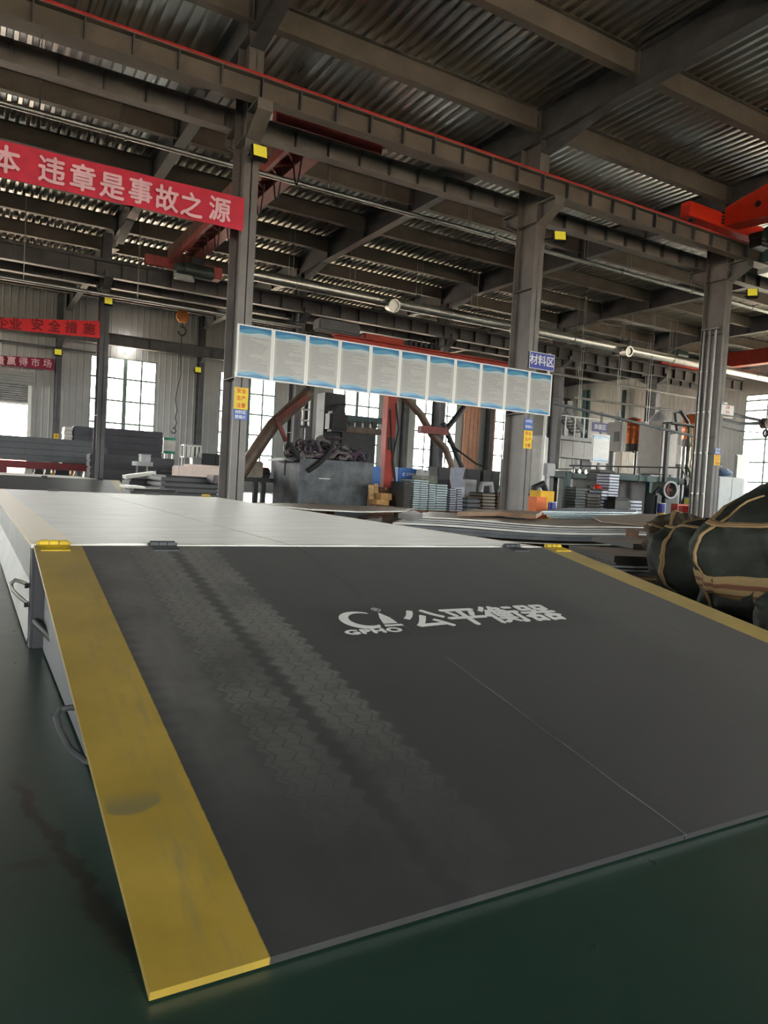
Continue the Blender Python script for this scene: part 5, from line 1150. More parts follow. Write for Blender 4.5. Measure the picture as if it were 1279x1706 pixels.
for x in (470, 560, 660): p = A(x, 852, 2, .12); m.box(p.x - .1, p.x + .1, p.y + .3, p.y + 1.4, 0, .243)
stuff(single(m, 'timber_bearer', RUST, 'row of timber bearers under the long pale sheet', 'timber', c))
loose_sheet('steel_sheet', 'rusty sheet end sticking out left of the wavy stack', [(596, 860), (628, 865), (636, 861), (612, 857)], .16, .155, RUST, DKPLATE)
loose_sheet('steel_sheet', 'thin black sheet end left of the wavy stack', [(606, 866), (632, 871), (637, 866), (618, 863)], .21, .03, DKPLATE, DKPLATE)
loose_sheet('steel_sheet', 'black sheet end on top at the left of the wavy stack', [(663, 855), (688, 860), (704, 856), (690, 850)], .455, .065, DKPLATE, DKPLATE)
loose_sheet('steel_sheet', 'brown rusty sheet lying behind the wavy stack', [(762, 853), (835, 853), (893, 857), (903, 852), (870, 848), (790, 848)], .455, .07, mat('brown_sheet', (150, 118, 94), .7, 0, .15), mat('brown_sheet', (150, 118, 94)), ymax=11.12)
for k in range(4):
    loose_sheet('steel_sheet', ['lowest', 'second', 'third', 'topmost'][k] + ' pale bluish sheet behind the wavy stack, right', [(915 - 5 * k, 861 - 3.2 * k), (1040 + 6 * k, 863 - 3.2 * k), (1062, 859 - 3.2 * k), (948, 852 - 2.2 * k)], .30 + .05 * k, .03, LILAC, PALE)

# ================================================================== right hand plant
brick_stack((1013, 789, 1030, 850), 18.0, .6, 16, LILAC, 'lilac grey plate in the tall stack at right under the black slab', jit=.018)
lt_ = brick_stack((1001, 816, 1012, 850), 18.0, .6, 9, LILAC, 'lilac grey plate in the stack left of the tall right stack', jit=.018)
brick_stack((1032, 832, 1070, 850), 18.0, .6, 6, LILAC, 'lilac grey plate in the low wide stack at right', jit=.02)
brick_stack((1024, 828, 1052, 850), 17.45, .45, 2, DKPLATE, 'black slab before the low wide lilac stack', jit=.018)
brick_stack((997, 783, 1026, 805), 18.85, .6, 5, DKPLATE, 'black slab in the high dark stack behind the tall lilac stack', z_lo=None, jit=.02)
brick_stack((977, 823, 1000, 850), 18.0, .6, 8, mat('weathered_plate', (104, 98, 92), .7, 0, .2), 'weathered brown plate in the stack left of the lilac plates', jit=.02)
brick_stack((958, 812, 976, 850), 18.0, .6, 11, mat('teal_grey_plate', (84, 92, 92), .6, 0, .2), 'greenish grey plate in the stack right of the yellow bin', jit=.02)
brick_stack((978, 812, 993, 850), 18.85, .5, 8, GREYL, 'pale box plate behind the orange helmet', z_lo=0, jit=.02)
x0, x1, z0, z1 = px4(997, 783, 1026, 805, 18.85); trestle(x0 - .05, x1 + .05, 18.78, 19.5, z0 - .002, 'dark stand carrying the high black slabs')
hx0, hx1, hz0, hz1 = px4(989, 808, 1001, 817, 18.3); hz1 += lt_[3] + .012 - hz0; hz0 = lt_[3] + .012; t = thing('safety_helmet', 'orange safety helmet lying on the plate stack at right', 'helmet', ((hx0 + hx1) / 2, 18.3, hz0))
m = MB(); r_ = (hx1 - hx0) / 2; cx = (hx0 + hx1) / 2
prof = [(1.0, 0), (.98, .25), (.88, .5), (.66, .74), (.36, .90), (.05, .95)]
for j, (a, b) in enumerate(prof): m.v += [Vector((cx + r_ * .9 * a * math.cos(k * math.pi / 8), 18.3 + r_ * .75 * a * math.sin(k * math.pi / 8), hz0 + (hz1 - hz0) * b)) for k in range(16)]
m.f = [(j * 16 + k, j * 16 + (k + 1) % 16, (j + 1) * 16 + (k + 1) % 16, (j + 1) * 16 + k) for j in range(5) for k in range(16)] + [tuple(range(80, 96))]; m.m = [0] * len(m.f); m.build('helmet_shell', CRANE, t, smooth=True)
m = MB(); m.tube([(cx + r_ * .95 * math.cos(q), 18.3 + r_ * .85 * math.sin(q), hz0 + .012) for q in [k * math.pi / 8 for k in range(16)]], .012, 6, closed=True); m.build('helmet_brim', CRANE, t, smooth=True)
m = MB(); m.tube([(cx - r_ * .95, 18.22, hz0 + .02), (cx - r_ * 1.1, 18.15, hz0 + .015), (cx - r_ * .6, 18.05, hz0 + .015)], .012, 6); m.build('chin_strap', BLACK, t)
t = carton((893, 828, 911, 848), 14.6, .35, 'orange plastic bin at the foot of the material area column', ORG, True, ORG)
t = carton((900, 818, 923, 842), 15.1, .45, 'bright yellow bin behind the orange bin', YEL, True, YEL)
def can(px, py0, py1, Y, label, w):
    a, b = A(px, py1, 1, Y), A(px, py0, 1, Y); z0 = 0; t = thing('paint_can', label, 'can', (a.x, Y, 0)); h = b.z
    m = MB(); m.tube([(a.x, Y, 0), (a.x, Y, h * .5)], w, 16); m.build('can_body', YEL, t, smooth=True)
    m = MB(); m.tube([(a.x, Y, h * .5), (a.x, Y, h * .97)], w + .002, 16); m.build('can_label', mat('can_blue', (44, 56, 160), .4), t, smooth=True)
    m = MB(); m.tube([(a.x, Y, h * .97), (a.x, Y, h)], w * .95, 16); m.build('can_lid', WHITE, t, smooth=True)
can(919, 836, 852, 14.2, 'blue and yellow can before the yellow bin', .11)
can(1101, 838, 850, 17.0, 'blue and yellow can by the round fan drum', .14)
m = MB(); a = A(905, 812, 1, 15.6); m.tube([(a.x - .2, 15.75, .0), (a.x - .2, 15.75, a.z), (a.x + .1, 15.75, a.z + .1), (a.x + .25, 15.75, a.z - .1)], .1, 10); single(m, 'welding_torch', DARKM, 'dark hose rest standing behind the yellow bin', 'hose rest', (a.x, 15.6, 0), smooth=True)
# wall of switch cabinets
t, x0, x1, z0, z1 = cabinet('switch_box', 'grey switch box on the pipe right of the material area column', 'cabinet', (910, 772, 925, 793), 17.4, .3, GREYL, ground=False)
m = MB(); m.box((x0 + x1) / 2 - .06, (x0 + x1) / 2 + .06, 17.5, 17.6, 0, z0); m.build('post', GREYL, t)
cabinet('white_locker', 'tall white locker right of the material area column', 'cabinet', (900, 728, 911, 830), 19.0, .5, WHITE)
cabinet('white_locker', 'white locker behind the dark column right of the notice boards', 'cabinet', (931, 764, 950, 840), 24.2, .5, WHITE, 2)
t, x0, x1, z0, z1 = cabinet('office_cabin', 'pale wall unit under the sign board at right', 'cabinet', (934, 736, 990, 764), 25.0, .8, WALLP, 3, ground=False)
for xx in (x0 + .1, x1 - .1): m = MB(); m.box(xx - .06, xx + .06, 25.1, 25.6, 0, z0); m.build('support', STEELD, t)
# sign board with poster at the plant
a, b = A(986, 703, 1, 20.04), A(1012, 721, 1, 20.04)
sb = sign('area_sign', 'blue area sign on the plant at right above a framed notice', (a.x, a.z), (b.x, b.z), 20.04, mat('sign_violet', (84, 82, 140), .5), '涂装区', LETW, .22, None)
a, b = A(984, 722, 1, 20.1), A(1010, 772, 1, 20.1); nb = thing('notice_board', 'single framed notice under the blue area sign at the plant', 'notice board', (a.x, 20.1, b.z))
m = MB(); m.box(a.x, b.x, 20.01, 20.04, b.z, a.z); m.build('board_frame', PLASTW, nb); X0_, X1_, Z0_, Z1_ = a.x + .05, b.x - .05, b.z + .05, a.z - .05
m = MB(); m.box(X0_, X1_, 19.99, 20.01, Z0_, Z1_); m.build('printed_sheet', POSTER, nb, uvf=lambda p: ((p.x - X0_) / (X1_ - X0_), (p.z - Z0_) / (Z1_ - Z0_)))
m = MB(); xm = (a.x + b.x) / 2; m.box(xm - .05, xm + .05, 20.041, 20.08, 0, 4.0); m.build('post', STEELD, nb)
# coating line: teal base, hoppers, tanks
Y = 20.2; cl = thing('coating_machine', 'long teal machine bed with green railing carrying grey hoppers at right', 'machine', (28, Y, 0))
x0, x1, z0, z1 = px4(1004, 793, 1165, 803, Y); m = MB(); m.bbox(x0, x1, Y, Y + 3.4, z0, z1, .02); m.build('machine_bed', TEAL, cl)
bx0, bx1 = x0, x1; zb = z1
x0_, x1_, z0_, z1_ = px4(946, 788, 990, 797, Y); m = MB(); m.bbox(x0_, x0, Y + .1, Y + 1.6, z0_, z1_, .02); m.build('infeed_bed', TEAL, cl)
for k in range(5): xx = x0_ + .3 + (x0 - x0_ - .5) * k / 4; m = MB(); m.tube([(xx, Y + .05, z1_ + .06), (xx, Y + 1.6, z1_ + .06)], .09, 12); m.build('feed_roller', GALV, cl, smooth=True)
for xx in (x0_ + .15, x0 - .2, x0 + .2, (x0 + x1) / 2, x1 - .2): m = MB(); m.box(xx - .09, xx + .09, Y + .1, Y + .3, 0, z0 if xx > x0 else z0_); m.build('leg', TEAL, cl)
m = MB(); m.box(x0 + .3, x1 - .3, Y + .8, Y + 1.9, .05, z0); m.build('under_drive', DKPLATE, cl)
rz = A(1070, 771, 1, Y - .05).z; m = MB(); m.tube([(x0_ , Y - .05, rz - .35), (x1, Y - .05, rz + .0)], .03, 8); m.build('hand_rail', DARKM, cl)
for k in range(7): xx = x0_ + .2 + (x1 - x0_ - .4) * k / 6; m = MB(); m.tube([(xx, Y - .05, z0_), (xx, Y - .05, rz - .35 + .35 * k / 6)], .025, 6); m.build('rail_post', DARKM, cl)
def hopper(pl, pc, pr, py0, py1, Y, mt, label, panel=True):
    """pl, pc, pr: far left, near corner and right edge of the two visible faces; the near corner stands on plane y = Y"""
    ym = (py0 + py1) / 2; c = A(pc, ym, 1, Y); x0 = c.x; y1 = min(A(pl, ym, 0, x0).y, 23.1); x1 = A(pr, ym, 1, Y).x; z0, z1 = max(A(pc, py1, 1, Y).z, zb + .002), A(pc, py0, 1, Y).z
    t = thing('hopper', label, 'hopper', ((x0 + x1) / 2, Y, z0)); m = MB(); m.bbox(x0, x1, Y, y1, z0, z1, .03); m.build('hopper_body', mt, t)
    xm, yc = (x0 + x1) / 2, (Y + y1) / 2; r_ = min(x1 - x0, y1 - Y) / 2; m = MB(); m.tube([(xm, yc, z1), (xm, yc, z1 + .15), (xm, yc, z1 + .45)], [r_ * .95, r_ * .8, .08], 16); m.build('hopper_cone', GREYL, t, smooth=True)
    m = MB(); m.box(x0 - .012, x0, Y + .12, y1 - .12, z0 + .15, z0 + .2); m.box(x0 - .012, x0, Y + .12, y1 - .12, z1 - .2, z1 - .15); stuff(m.build('stiffening_rib', mt, t))
    if panel:
        for (xx, yy) in ((x0 + .1, Y + .1), (x1 - .1, Y + .1), (x0 + .1, y1 - .1), (x1 - .1, y1 - .1)): m = MB(); m.box(xx - .06, xx + .06, yy - .06, yy + .06, zb + .001, z0); m.build('leg', STEELD, t)
    if panel: m = MB(); m.box(x0 - .02, x0, Y + .1, Y + .35, z1 - .8, z1 - .4); m.build('inspection_plate', DARKM, t)
    return t
hopper(1062, 1102, 1128, 700, 790, 20.6, mat('hopper_warm_grey', (164, 158, 153), .5, 0, .05), 'tallest grey hopper box on the teal machine bed', False)
hopper(1010, 1034, 1044, 702, 752, 20.7, mat('hopper_grey', (138, 134, 132), .5, 0, .06), 'shorter grey hopper box left of the tallest hopper')
def tank(px0, px1, py0, py1, Y, label, mt=COPPER):
    x0, x1, z0, z1 = px4(px0, py0, px1, py1, Y); xm = (x0 + x1) / 2; r_ = (x1 - x0) / 2; t = thing('copper_tank', label, 'tank', (xm, Y, z0))
    m = MB(); m.tube([(xm, Y, z0), (xm, Y, z1), (xm, Y, z1 + .12), (xm, Y, z1 + .2)], [r_, r_, r_ * .85, .1], 24); m.build('tank_shell', mt, t, smooth=True)
    m = MB(); zl = max(z0 - .3, zb + .003) if Y > 22 else z0 - .3; m.tube([(xm, Y, zl), (xm, Y, z0)], r_ * .96, 20); m.build('tank_base', DKPLATE, t, smooth=True)
    for z in (z0 + .4, z1 - .3): m = MB(); m.tube([(xm, Y, z), (xm, Y, z + .07)], r_ + .015, 24); m.build('tank_band', mt, t, smooth=True)
    if zl > zb + .01 or Y < 22:
        for q in range(3): m = MB(); m.tube([(xm + r_ * .7 * math.cos(q * 2.1), Y + r_ * .7 * math.sin(q * 2.1), zb + .001 if Y > 22 else 0), (xm + r_ * .7 * math.cos(q * 2.1), Y + r_ * .7 * math.sin(q * 2.1), zl)], .06, 8); m.build('leg', DKPLATE, t)
tank(1043, 1064, 703, 740, 22.6, 'left copper coloured tank between the grey hoppers')
tank(1143, 1166, 697, 733, 21.6, 'right copper coloured tank by the hanging cables')
cabinet('cream_cabinet', 'cream control cabinet on the teal bed below the shorter hopper', 'cabinet', (1034, 753, 1056, 789), 20.28, .34, mat('cream_cabinet_paint', (206, 192, 178), .5, 0, .05), 2, ground=False)
cabinet('white_cabinet', 'white cabinet behind the hanging cables at right', 'cabinet', (1133, 743, 1168, 775), 24.6, .6, WHITE, 2, ground=False)
x0, x1, z0, z1 = px4(1133, 743, 1168, 775, 24.6); trestle(x0 - .05, x1 + .05, 24.55, 25.25, z0, 'dark stand under the white cabinet behind the cables')
tops = [A(x, y, 1, 19.5 + .11 * k) for k, (x, y) in enumerate(((1147, 715), (1151, 712), (1160, 714), (1142, 716)))]
ARMZ = max(q.z for q in tops) + .04; m = MB(); xa_, xb_ = min(q.x for q in tops) - 1.1, max(q.x for q in tops) + .15
m.box(xa_, xb_, 19.42, 19.91, ARMZ, ARMZ + .06); m.box(xa_, xa_ + .14, 19.6, 19.74, 0, ARMZ); single(m, 'cable_stand', DARKM, 'dark post and arm holding the hanging cables before the plant', 'stand', (xa_ + .07, 19.67, 0))
for k, (pts, mt, lab) in enumerate(((((1147, 715), (1149, 745), (1144, 775), (1152, 800)), mat('cable_green', (70, 84, 58), .6), 'thick green cable hanging before the white cabinet'), (((1151, 712), (1154, 745), (1150, 770), (1147, 795)), mat('cable_tan', (170, 140, 90), .6), 'tan cable hanging before the white cabinet'), (((1160, 714), (1166, 750), (1158, 775), (1162, 800)), BLACK, 'black cable hanging right of the tan cable'), (((1142, 716), (1138, 750), (1136, 780), (1144, 806)), BROWN, 'brown cable hanging left of the green cable'))):
    q = [A(x, y, 1, 19.5 + .11 * k) for x, y in pts]; q[0].z = ARMZ - .07; q.insert(1, q[0] - Vector((0, 0, .12))); pp = []
    for i in range(len(q) - 1):
        for u in range(4): pp.append(q[i].lerp(q[i + 1], u / 4) + Vector((.04 * math.sin(i * 2 + u), 0, 0)))
    pp.append(q[-1]); m = MB(); m.tube(pp, .05 - .008 * k, 6); single(m, 'hanging_cable', mt, lab, 'cable', q[-1], smooth=True)
pts = [A(1113, 710, 1, 20.0), A(1116, 722, 1, 20.0), A(1128, 722, 1, 20.0), A(1124, 688, 1, 20.0), A(1134, 686, 1, 20.0), A(1145, 702, 1, 20.0), A(1148, 716, 1, 20.0)]; pts.append(Vector((pts[-1].x + .05, 20.0, .02)))
m = MB(); m.tube(pts, .07, 8); single(m, 'pipe_bend', DARKM, 'dark bent pipework between the tallest hopper and right copper tank', 'pipe', pts[0], smooth=True)
# mezzanine and stair behind the plant
mz = thing('mezzanine', 'railed steel mezzanine behind the plant with a dark stair', 'mezzanine', (25, 27, 0))
x0, x1, z0, z1 = px4(925, 729, 1010, 735, 27.0); m = MB(); m.bbox(x0, x1 + 6, 27, 30, z0, z1, .02); m.build('platform_floor', STEELD, mz)
for k in range(16): xx = x0 + (x1 + 6 - x0) * k / 15; m = MB(); m.box(xx - .025, xx + .025, 27, 27.05, z1, z1 + 1.0); m.build('baluster', GREYL, mz)
m = MB(); m.box(x0, x1 + 6, 27, 27.05, z1 + .97, z1 + 1.03); m.build('rail', GREYL, mz)
for xx in (x0 + .1, (x0 + x1) / 2, x1 + 5.9): m = MB(); m.box(xx - .1, xx + .1, 27.1, 27.3, 0, z0); m.build('post', STEELD, mz)
sa, sb2 = A(944, 680, 1, 28), A(975, 722, 1, 28)
for s in (0, .8): m = MB(); m.bar((sa.x, 28 + s, sa.z), (sb2.x, 28 + s, max(sb2.z, z1 + .2)), .06, .28); m.build('stair_stringer', DARKM, mz)
for k in range(8): u = (k + .5) / 8; m = MB(); c = sa.lerp(Vector((sb2.x, 28, max(sb2.z, z1 + .2))), u); m.box(c.x - .12, c.x + .12, 28, 28.8, c.z - .02, c.z + .02); m.build('stair_tread', DARKM, mz)
for px in (938, 952): a, b = A(px, 668, 1, 28.9), A(px, 735, 1, 28.9); m = MB(); m.box(a.x - .09, a.x + .09, 28.9, 29.1, z1, a.z); m.build('stair_post', WALLD, mz)
for k, px in enumerate((974, 981, 1040, 1080, 1160, 1168)):
    a, b = A(px, 560 if px > 1100 else 650, 1, 30.8), A(px, 735, 1, 30.8); m = MB(); m.tube([(a.x, 30.8, 0), (a.x, 30.8, min(a.z, 7.7))], .13, 10); single(m, 'riser_pipe', TEAL, 'teal riser pipe by the far right wall, number %s from the left' % ['one', 'two', 'three', 'four', 'five', 'six'][k], 'pipe', (a.x, 30.8, 0), smooth=True)
# fan drum, blue machine, hoses
c = A(1112, 816, 1, 18.4); fd = thing('fan_drum', 'round grey green fan drum with open red mouth at right', 'fan', (c.x, 18.4, 0)); d = Vector((-.18, -.98, 0)).normalized()
c0 = Vector((c.x, 18.4, c.z)); m = MB(); m.pipe(c0 - d * .55, c0 + d * .15, .30, .27, 24); m.build('drum_shell', mat('fan_green_grey', (120, 132, 124), .45, .3), fd, smooth=True)
m = MB(); m.pipe(c0 + d * .13, c0 + d * .18, .34, .27, 24); m.build('mouth_ring', GREYL, fd, smooth=True)
m = MB(); m.tube([c0 - d * .2, c0 + d * .02], .09, 12); 
m.build('fan_hub', mat('fan_red', (120, 70, 66), .6), fd, smooth=True)
for k in range(6): q = k * math.pi / 3; sd = Vector((-d.y, d.x, 0)); r_ = sd * math.cos(q) + Vector((0, 0, 1)) * math.sin(q); m = MB(); m.bar(c0 - d * .08 + r_ * .08, c0 - d * .05 + r_ * .26, .12, .012, d); m.build('fan_blade', mat('fan_red', (120, 70, 66)), fd)
m = MB(); m.bbox(c.x - .25, c.x + .25, 18.3, 18.75, 0, c.z - .28, .03); m.build('fan_stand', DARKM, fd)
m = MB(); m.bbox(c.x - .75, c.x - .35, 18.3, 18.8, 0, c.z - .15, .08); m.tube([(c.x - .6, 18.5, c.z - .15), (c.x - .4, 18.45, c.z + .05)], .07, 8); single(m, 'pump_motor', DARKM, 'dark pump motor left of the round fan drum', 'motor', (c.x - .6, 18.4, 0))
c = A(1156, 838, 1, 16.4); x0 = c.x; y1 = A(1138, 840, 0, x0).y; x1 = A(1166, 838, 1, 16.4).x; z1 = A(1156, 828, 1, 16.4).z
t = thing('compressor_box', 'dark blue compressor box with a yellow panel behind the bags', 'compressor', (x0, 16.4, 0)); CB_ = mat('compressor_blue', (48, 100, 160), .5, 0, .08)
m = MB(); m.bbox(x0, x1, 16.4, y1, .06, z1, .02); m.build('compressor_case', CB_, t); cmpr = ((x0 + x1) / 2, (16.4 + y1) / 2, z1)
m = MB(); m.bbox(x0 - .015, x0, y1 - .5, y1 - .03, z1 - .32, z1 - .04, .004); m.build('yellow_panel', mat('panel_dull_yellow', (196, 190, 90), .5), t)
m = MB(); m.bbox(x0 + .05, x1 - .05, 16.385, 16.4, .2, z1 - .08, .005); m.build('door', CB_, t)
for (xx, yy) in ((x0 + .06, 16.46), (x1 - .06, 16.46), (x0 + .06, y1 - .06), (x1 - .06, y1 - .06)): m = MB(); m.box(xx - .04, xx + .04, yy - .04, yy + .04, 0, .06); m.build('foot', BLACK, t)
x0, x1, z0, z1 = px4(1128, 840, 1149, 854, 15.6); t = thing('red_crate', 'small red crate before the dark blue compressor box', 'crate', (x0, 15.6, 0))
for (a, b, cc, dd, e0, e1) in ((x0, x1, 15.6, 15.63, 0, .08), (x0, x1, 15.6, 15.63, z1 - .06, z1), (x0, x0 + .05, 15.6, 15.63, .08, z1 - .06), (x1 - .05, x1, 15.6, 15.63, .08, z1 - .06), (x0, x0 + .03, 15.63, 15.85, 0, z1), (x1 - .03, x1, 15.63, 15.85, 0, z1)): m = MB(); m.box(a, b, cc, dd, e0, e1); m.build('crate_slat', GANTRED, t)
m = MB(); m.box(x0 + .03, x1 - .03, 15.83, 15.85, 0, z1); m.build('crate_back', RT, t)
pts = [A(1199, 777, 1, 17.4), A(1190, 777, 1, 17.4), A(1172, 779, 1, 17.2), A(1163, 788, 1, 17.0), A(1155, 805, 1, 16.9), Vector((cmpr[0], cmpr[1], cmpr[2] + .30)), Vector((cmpr[0], cmpr[1], cmpr[2] + .004))]
pp = []
for i in range(len(pts) - 1):
    for u in range(6): pp.append(pts[i].lerp(pts[i + 1], u / 6))
pp.append(pts[-1]); m = MB(); m.tube(pp, [.115 + .008 * (i % 2) for i in range(len(pp))], 12); single(m, 'suction_hose', GREYP, 'thick grey suction hose bending down to the blue compressor box', 'hose', pts[0], smooth=True)
# blue cloth bundle, dark covered machine, pale cabinet
x0, x1, z0, z1 = px4(1165, 788, 1192, 860, 17.6); cv = heap('covered_machine', 'machine under a dark plastic cover right of the suction hose', 'cover', ((x0 + x1) / 2 + .35, 18.3, 0), .6, .5, z1, mat('plastic_cover', (58, 62, 72), .35, 0, .2, 4), 9.0)
_, gx0, gx1, _z, gz1 = cabinet('grey_cabinet', 'pale grey cabinet between the dark cover and the right end window', 'cabinet', (1196, 795, 1238, 845), 18.8, .9, mat('cabinet_pale', (172, 176, 180), .5, 0, .05), 2)
cc2 = Vector(((gx0 + gx1) / 2, 19.25, gz1 + .19)); m = MB(); bm_ = bmesh.new(); bmesh.ops.create_icosphere(bm_, subdivisions=3, radius=1)
for v in bm_.verts: v.co = cc2 + Vector((v.co.x * .5, v.co.y * .3, v.co.z * .16)) + v.co * .06 * mnoise.noise(v.co * 2.5 + cc2)
m.bm(bm_); single(m, 'cloth_bundle', mat('cloth_blue_grey', (84, 104, 136), .8, 0, .15), 'blue grey cloth bundle lying on top of the pale grey cabinet by the end window', 'cloth', cc2, smooth=True)
a, b = A(1227, 757, 1, 20.5), A(1245, 815, 1, 20.5); m = MB(); m.bbox(a.x, b.x, 20.5, 20.6, 0, a.z, .02); m.box(a.x + .05, b.x - .05, 20.48, 20.5, .1, a.z - .06); single(m, 'grey_partition', WALLD, 'grey partition panel before the right end window', 'panel', (a.x, 20.5, 0))
# jib arm in front of the end window
jb = thing('jib_arm', 'dark jib arm with pulley and hanging hook before the right end window', 'jib', A(1231, 695, 1, 12.6)); Yj = 12.6
pts = [A(1231, 693, 1, Yj), A(1250, 697, 1, Yj), A(1275, 702, 1, Yj), A(1300, 704, 1, Yj)]
m = MB()
m.tube([Vector((16.0, 11.95, pts[0].z + .02)), pts[0]] + pts, .045, 8); m.build('jib_boom', DARKM, jb, smooth=True)
m = MB(); q = [A(1231, 706, 1, Yj), A(1300, 706, 1, Yj)]; m.tube([Vector((16.0, 11.95, q[0].z))] + q, .04, 8); m.build('lower_boom', DARKM, jb, smooth=True)
c = A(1274, 706, 1, Yj); m = MB(); m.tube([c + Vector((0, -.09, 0)), c + Vector((0, .09, 0))], .14, 14); m.bbox(c.x - .1, c.x + .35, Yj - .1, Yj + .1, c.z - .06, c.z + .16, .03); m.build('trolley_block', BROWN, jb, smooth=True)
c = A(1275, 722, 1, Yj); m = MB(); m.tube([c + Vector((.10 * math.cos(t), 0, .10 * math.sin(t))) for t in [i * math.pi / 8 for i in range(16)]], .03, 8, closed=True); m.build('hose_ring', BLACK, jb, smooth=True)
m = MB(); q = [A(1231, 718, 1, Yj), A(1255, 720, 1, Yj), A(1300, 724, 1, Yj)]; m.tube([Vector((16.0, 11.95, q[0].z))] + q, .018, 6); m.build('stay_cable', DARKM, jb)

# ================================================================== bags at the right of the ramp
BAGG = mat('bag_dark_green', (38, 42, 36), .72, 0, .3, 4, bump=.35); STRAP = None
def m_strap():
    t = NT('bag_webbing'); uvn = t.new('ShaderNodeUVMap'); sx = t.new('ShaderNodeSeparateXYZ'); t.l(uvn.outputs[0], sx.inputs[0])
    s = t.math('ABSOLUTE', t.math('SUBTRACT', sx.outputs[1], .5)); n = t.noise(t.coord('Object'), 30, 4, .6)
    c = t.mix(t.math('MULTIPLY', t.step(s, .10, .14), t.math('SUBTRACT', 1.0, t.step(s, .24, .28))), lin((168, 140, 98)), lin((120, 72, 52)))
    c = t.mix(t.math('MULTIPLY', n, .4), c, lin((84, 70, 50))); t.color(c); t.rough(.8); return t.mat
STRAP = m_strap()
def sgn(a, e): return math.copysign(abs(a) ** e, a)
class Bag:
    def __init__(s, c, r, rot, e1=.65, e2=.6, amp=.06, seed=0.0, floor=0.012, taper=0.0):
        from mathutils import Euler
        s.c, s.r, s.R, s.e1, s.e2, s.amp, s.seed, s.floor, s.taper = Vector(c), r, Euler(rot).to_matrix(), e1, e2, amp, seed, floor, taper
    def p(s, u, v, off=0.0):
        x = sgn(math.cos(v), s.e1) * sgn(math.cos(u), s.e2); y = sgn(math.cos(v), s.e1) * sgn(math.sin(u), s.e2); z = sgn(math.sin(v), s.e1)
        d = Vector((x, y, z)); k = 1 + s.amp * 2.2 * mnoise.noise(d * 1.6 + Vector((s.seed, 0, 0))) + s.amp * .9 * mnoise.noise(d * 4.2 + Vector((0, s.seed, 0))) + s.amp * .35 * math.sin(u * 9 + v * 5) + s.amp * .5 * abs(mnoise.noise(d * 7 + Vector((s.seed, s.seed, 0))))
        q = Vector((x * (s.r[0] * k + off) * (1 - s.taper * z), y * (s.r[1] * k + off), z * (s.r[2] * k + off)))
        w = s.c + s.R @ q; w.z = max(w.z, s.floor); return w
    def mesh(s, nu=96, nv=48):
        m = MB(); m.v = [s.p(2 * math.pi * i / nu, -math.pi / 2 + math.pi * j / nv) for j in range(nv + 1) for i in range(nu)]
        m.f = [(j * nu + i, j * nu + (i + 1) % nu, (j + 1) * nu + (i + 1) % nu, (j + 1) * nu + i) for j in range(nv) for i in range(nu)]; m.m = [0] * len(m.f); return m
    def strap(s, fn, t0, t1, w, parent, n=60, name='webbing_strap'):
        """fn(t) -> (u, v) centre line and (du, dv) half width direction"""
        me = bpy.data.meshes.new(name); vs = []; uv = []
        for i in range(n + 1):
            t = t0 + (t1 - t0) * i / n; (u, v), (du, dv) = fn(t)
            for (k, o) in ((-1, .001), (-1, .012), (0, .017), (1, .012), (1, .001)):
                vs.append(s.p(u + du * k * w, v + dv * k * w, o) - parent.location); uv.append((t, .5 + .5 * k))
        fs = [(i * 5 + j, i * 5 + j + 1, i * 5 + j + 6, i * 5 + j + 5) for i in range(n) for j in range(4)]
        me.from_pydata(vs, [], fs); l = me.uv_layers.new(name='UVMap')
        for lp in me.loops: l.data[lp.index].uv = uv[lp.vertex_index]
        me.materials.append(STRAP); me.polygons.foreach_set('use_smooth', [True] * len(fs)); o = bpy.data.objects.new(name, me); COL.objects.link(o); o.parent = parent; return o
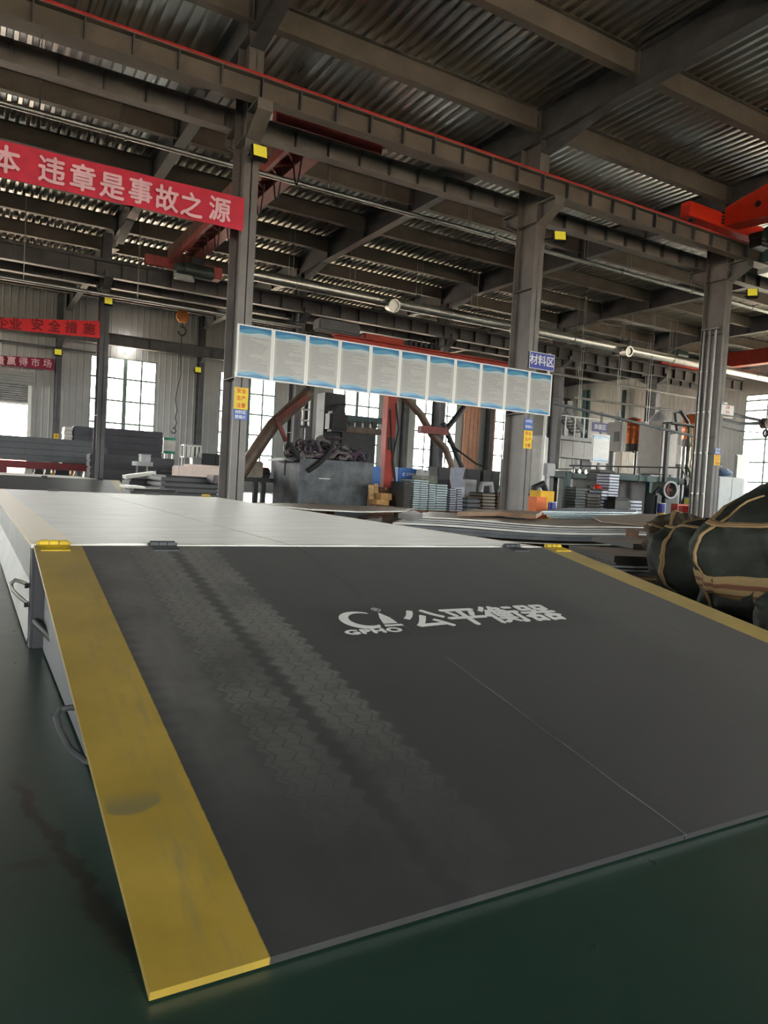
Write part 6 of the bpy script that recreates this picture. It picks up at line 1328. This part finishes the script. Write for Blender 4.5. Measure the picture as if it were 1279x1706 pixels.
def bag(label, b, straps, mt=BAGG):
    t = thing('webbing_bag', label, 'bag', (b.c.x, b.c.y, 0)); b.mesh().build('bag_body', mt, t, smooth=True)
    for (kind, a, t0, t1, w) in straps:
        if kind == 'v': b.strap(lambda q, a=a: ((q, a), (0, 1)), t0, t1, w, t)       # around the bag at height a
        else: b.strap(lambda q, a=a: ((a, q), (1, 0)), t0, t1, w, t)                   # over the bag at angle a
    return t
PI = math.pi
bag('dark green webbing bag nearest the plates, bulging, with straps round its end', Bag((6.00, 4.22, .31), (.66, .40, .36), (0, .04, .08), .7, .62, .05, 1.0), [('u', -PI * .70, -1.3, 1.35, .028), ('u', PI * .96, -1.3, 1.4, .03), ('v', .75, PI * .6, 1.6 * PI, .04)])
bag('large tilted dark green bag with tan strap grid on top of the pile', Bag((5.80, 3.27, .60), (1.08, .47, .46), (-.06, -.30, .05), .55, .5, .05, 3.0, taper=.08), [('v', -.05, 0, 2 * PI, .055), ('v', .72, 0, 2 * PI, .05), ('u', -PI * .28, -1.2, 1.4, .024), ('u', PI * .88, -1.2, 1.4, .024), ('u', -PI * .80, -1.2, 1.4, .024)])
bag('flat dark green bag low at the right edge with one curved strap', Bag((4.66, 2.36, .19), (.76, .27, .21), (0, .0, .03), .7, .6, .05, 5.0), [('u', -PI * .80, -1.3, 1.35, .022)])
bag('dark bag lying behind the right end of the big tilted bag', Bag((7.55, 4.15, .30), (.55, .36, .30), (0, .1, -.1), .7, .6, .05, 7.0), [('u', -PI * .6, -1.3, 1.35, .02)])
bag('crumpled brown green bag behind the first bag with loose straps', Bag((6.72, 5.16, .42), (.50, .30, .26), (.1, .05, .3), .8, .7, .13, 8.0, floor=.255), [('v', .35, 0, 2 * PI, .05), ('u', -PI * .5, -1.2, 1.4, .03), ('u', PI, -1.2, 1.4, .03)], mat('bag_brown', (74, 64, 50), .8, 0, .25, 6))
bag('brown canvas bundle behind the big tilted bag', Bag((8.95, 4.95, .50), (.85, .5, .48), (0, -.15, .2), .8, .7, .10, 11.0), [('u', -PI * .5, -1.2, 1.4, .02)], mat('bag_canvas', (96, 80, 62), .85, 0, .25, 5))
bag('white and pink wrapped bundle low at the right edge by the ramp', Bag((3.98, 1.86, .13), (.20, .13, .14), (0, 0, .4), .8, .8, .12, 13.0), [('v', .2, 0, 2 * PI, .06)], mat('bundle_white', (206, 190, 186), .7, 0, .12, 8))
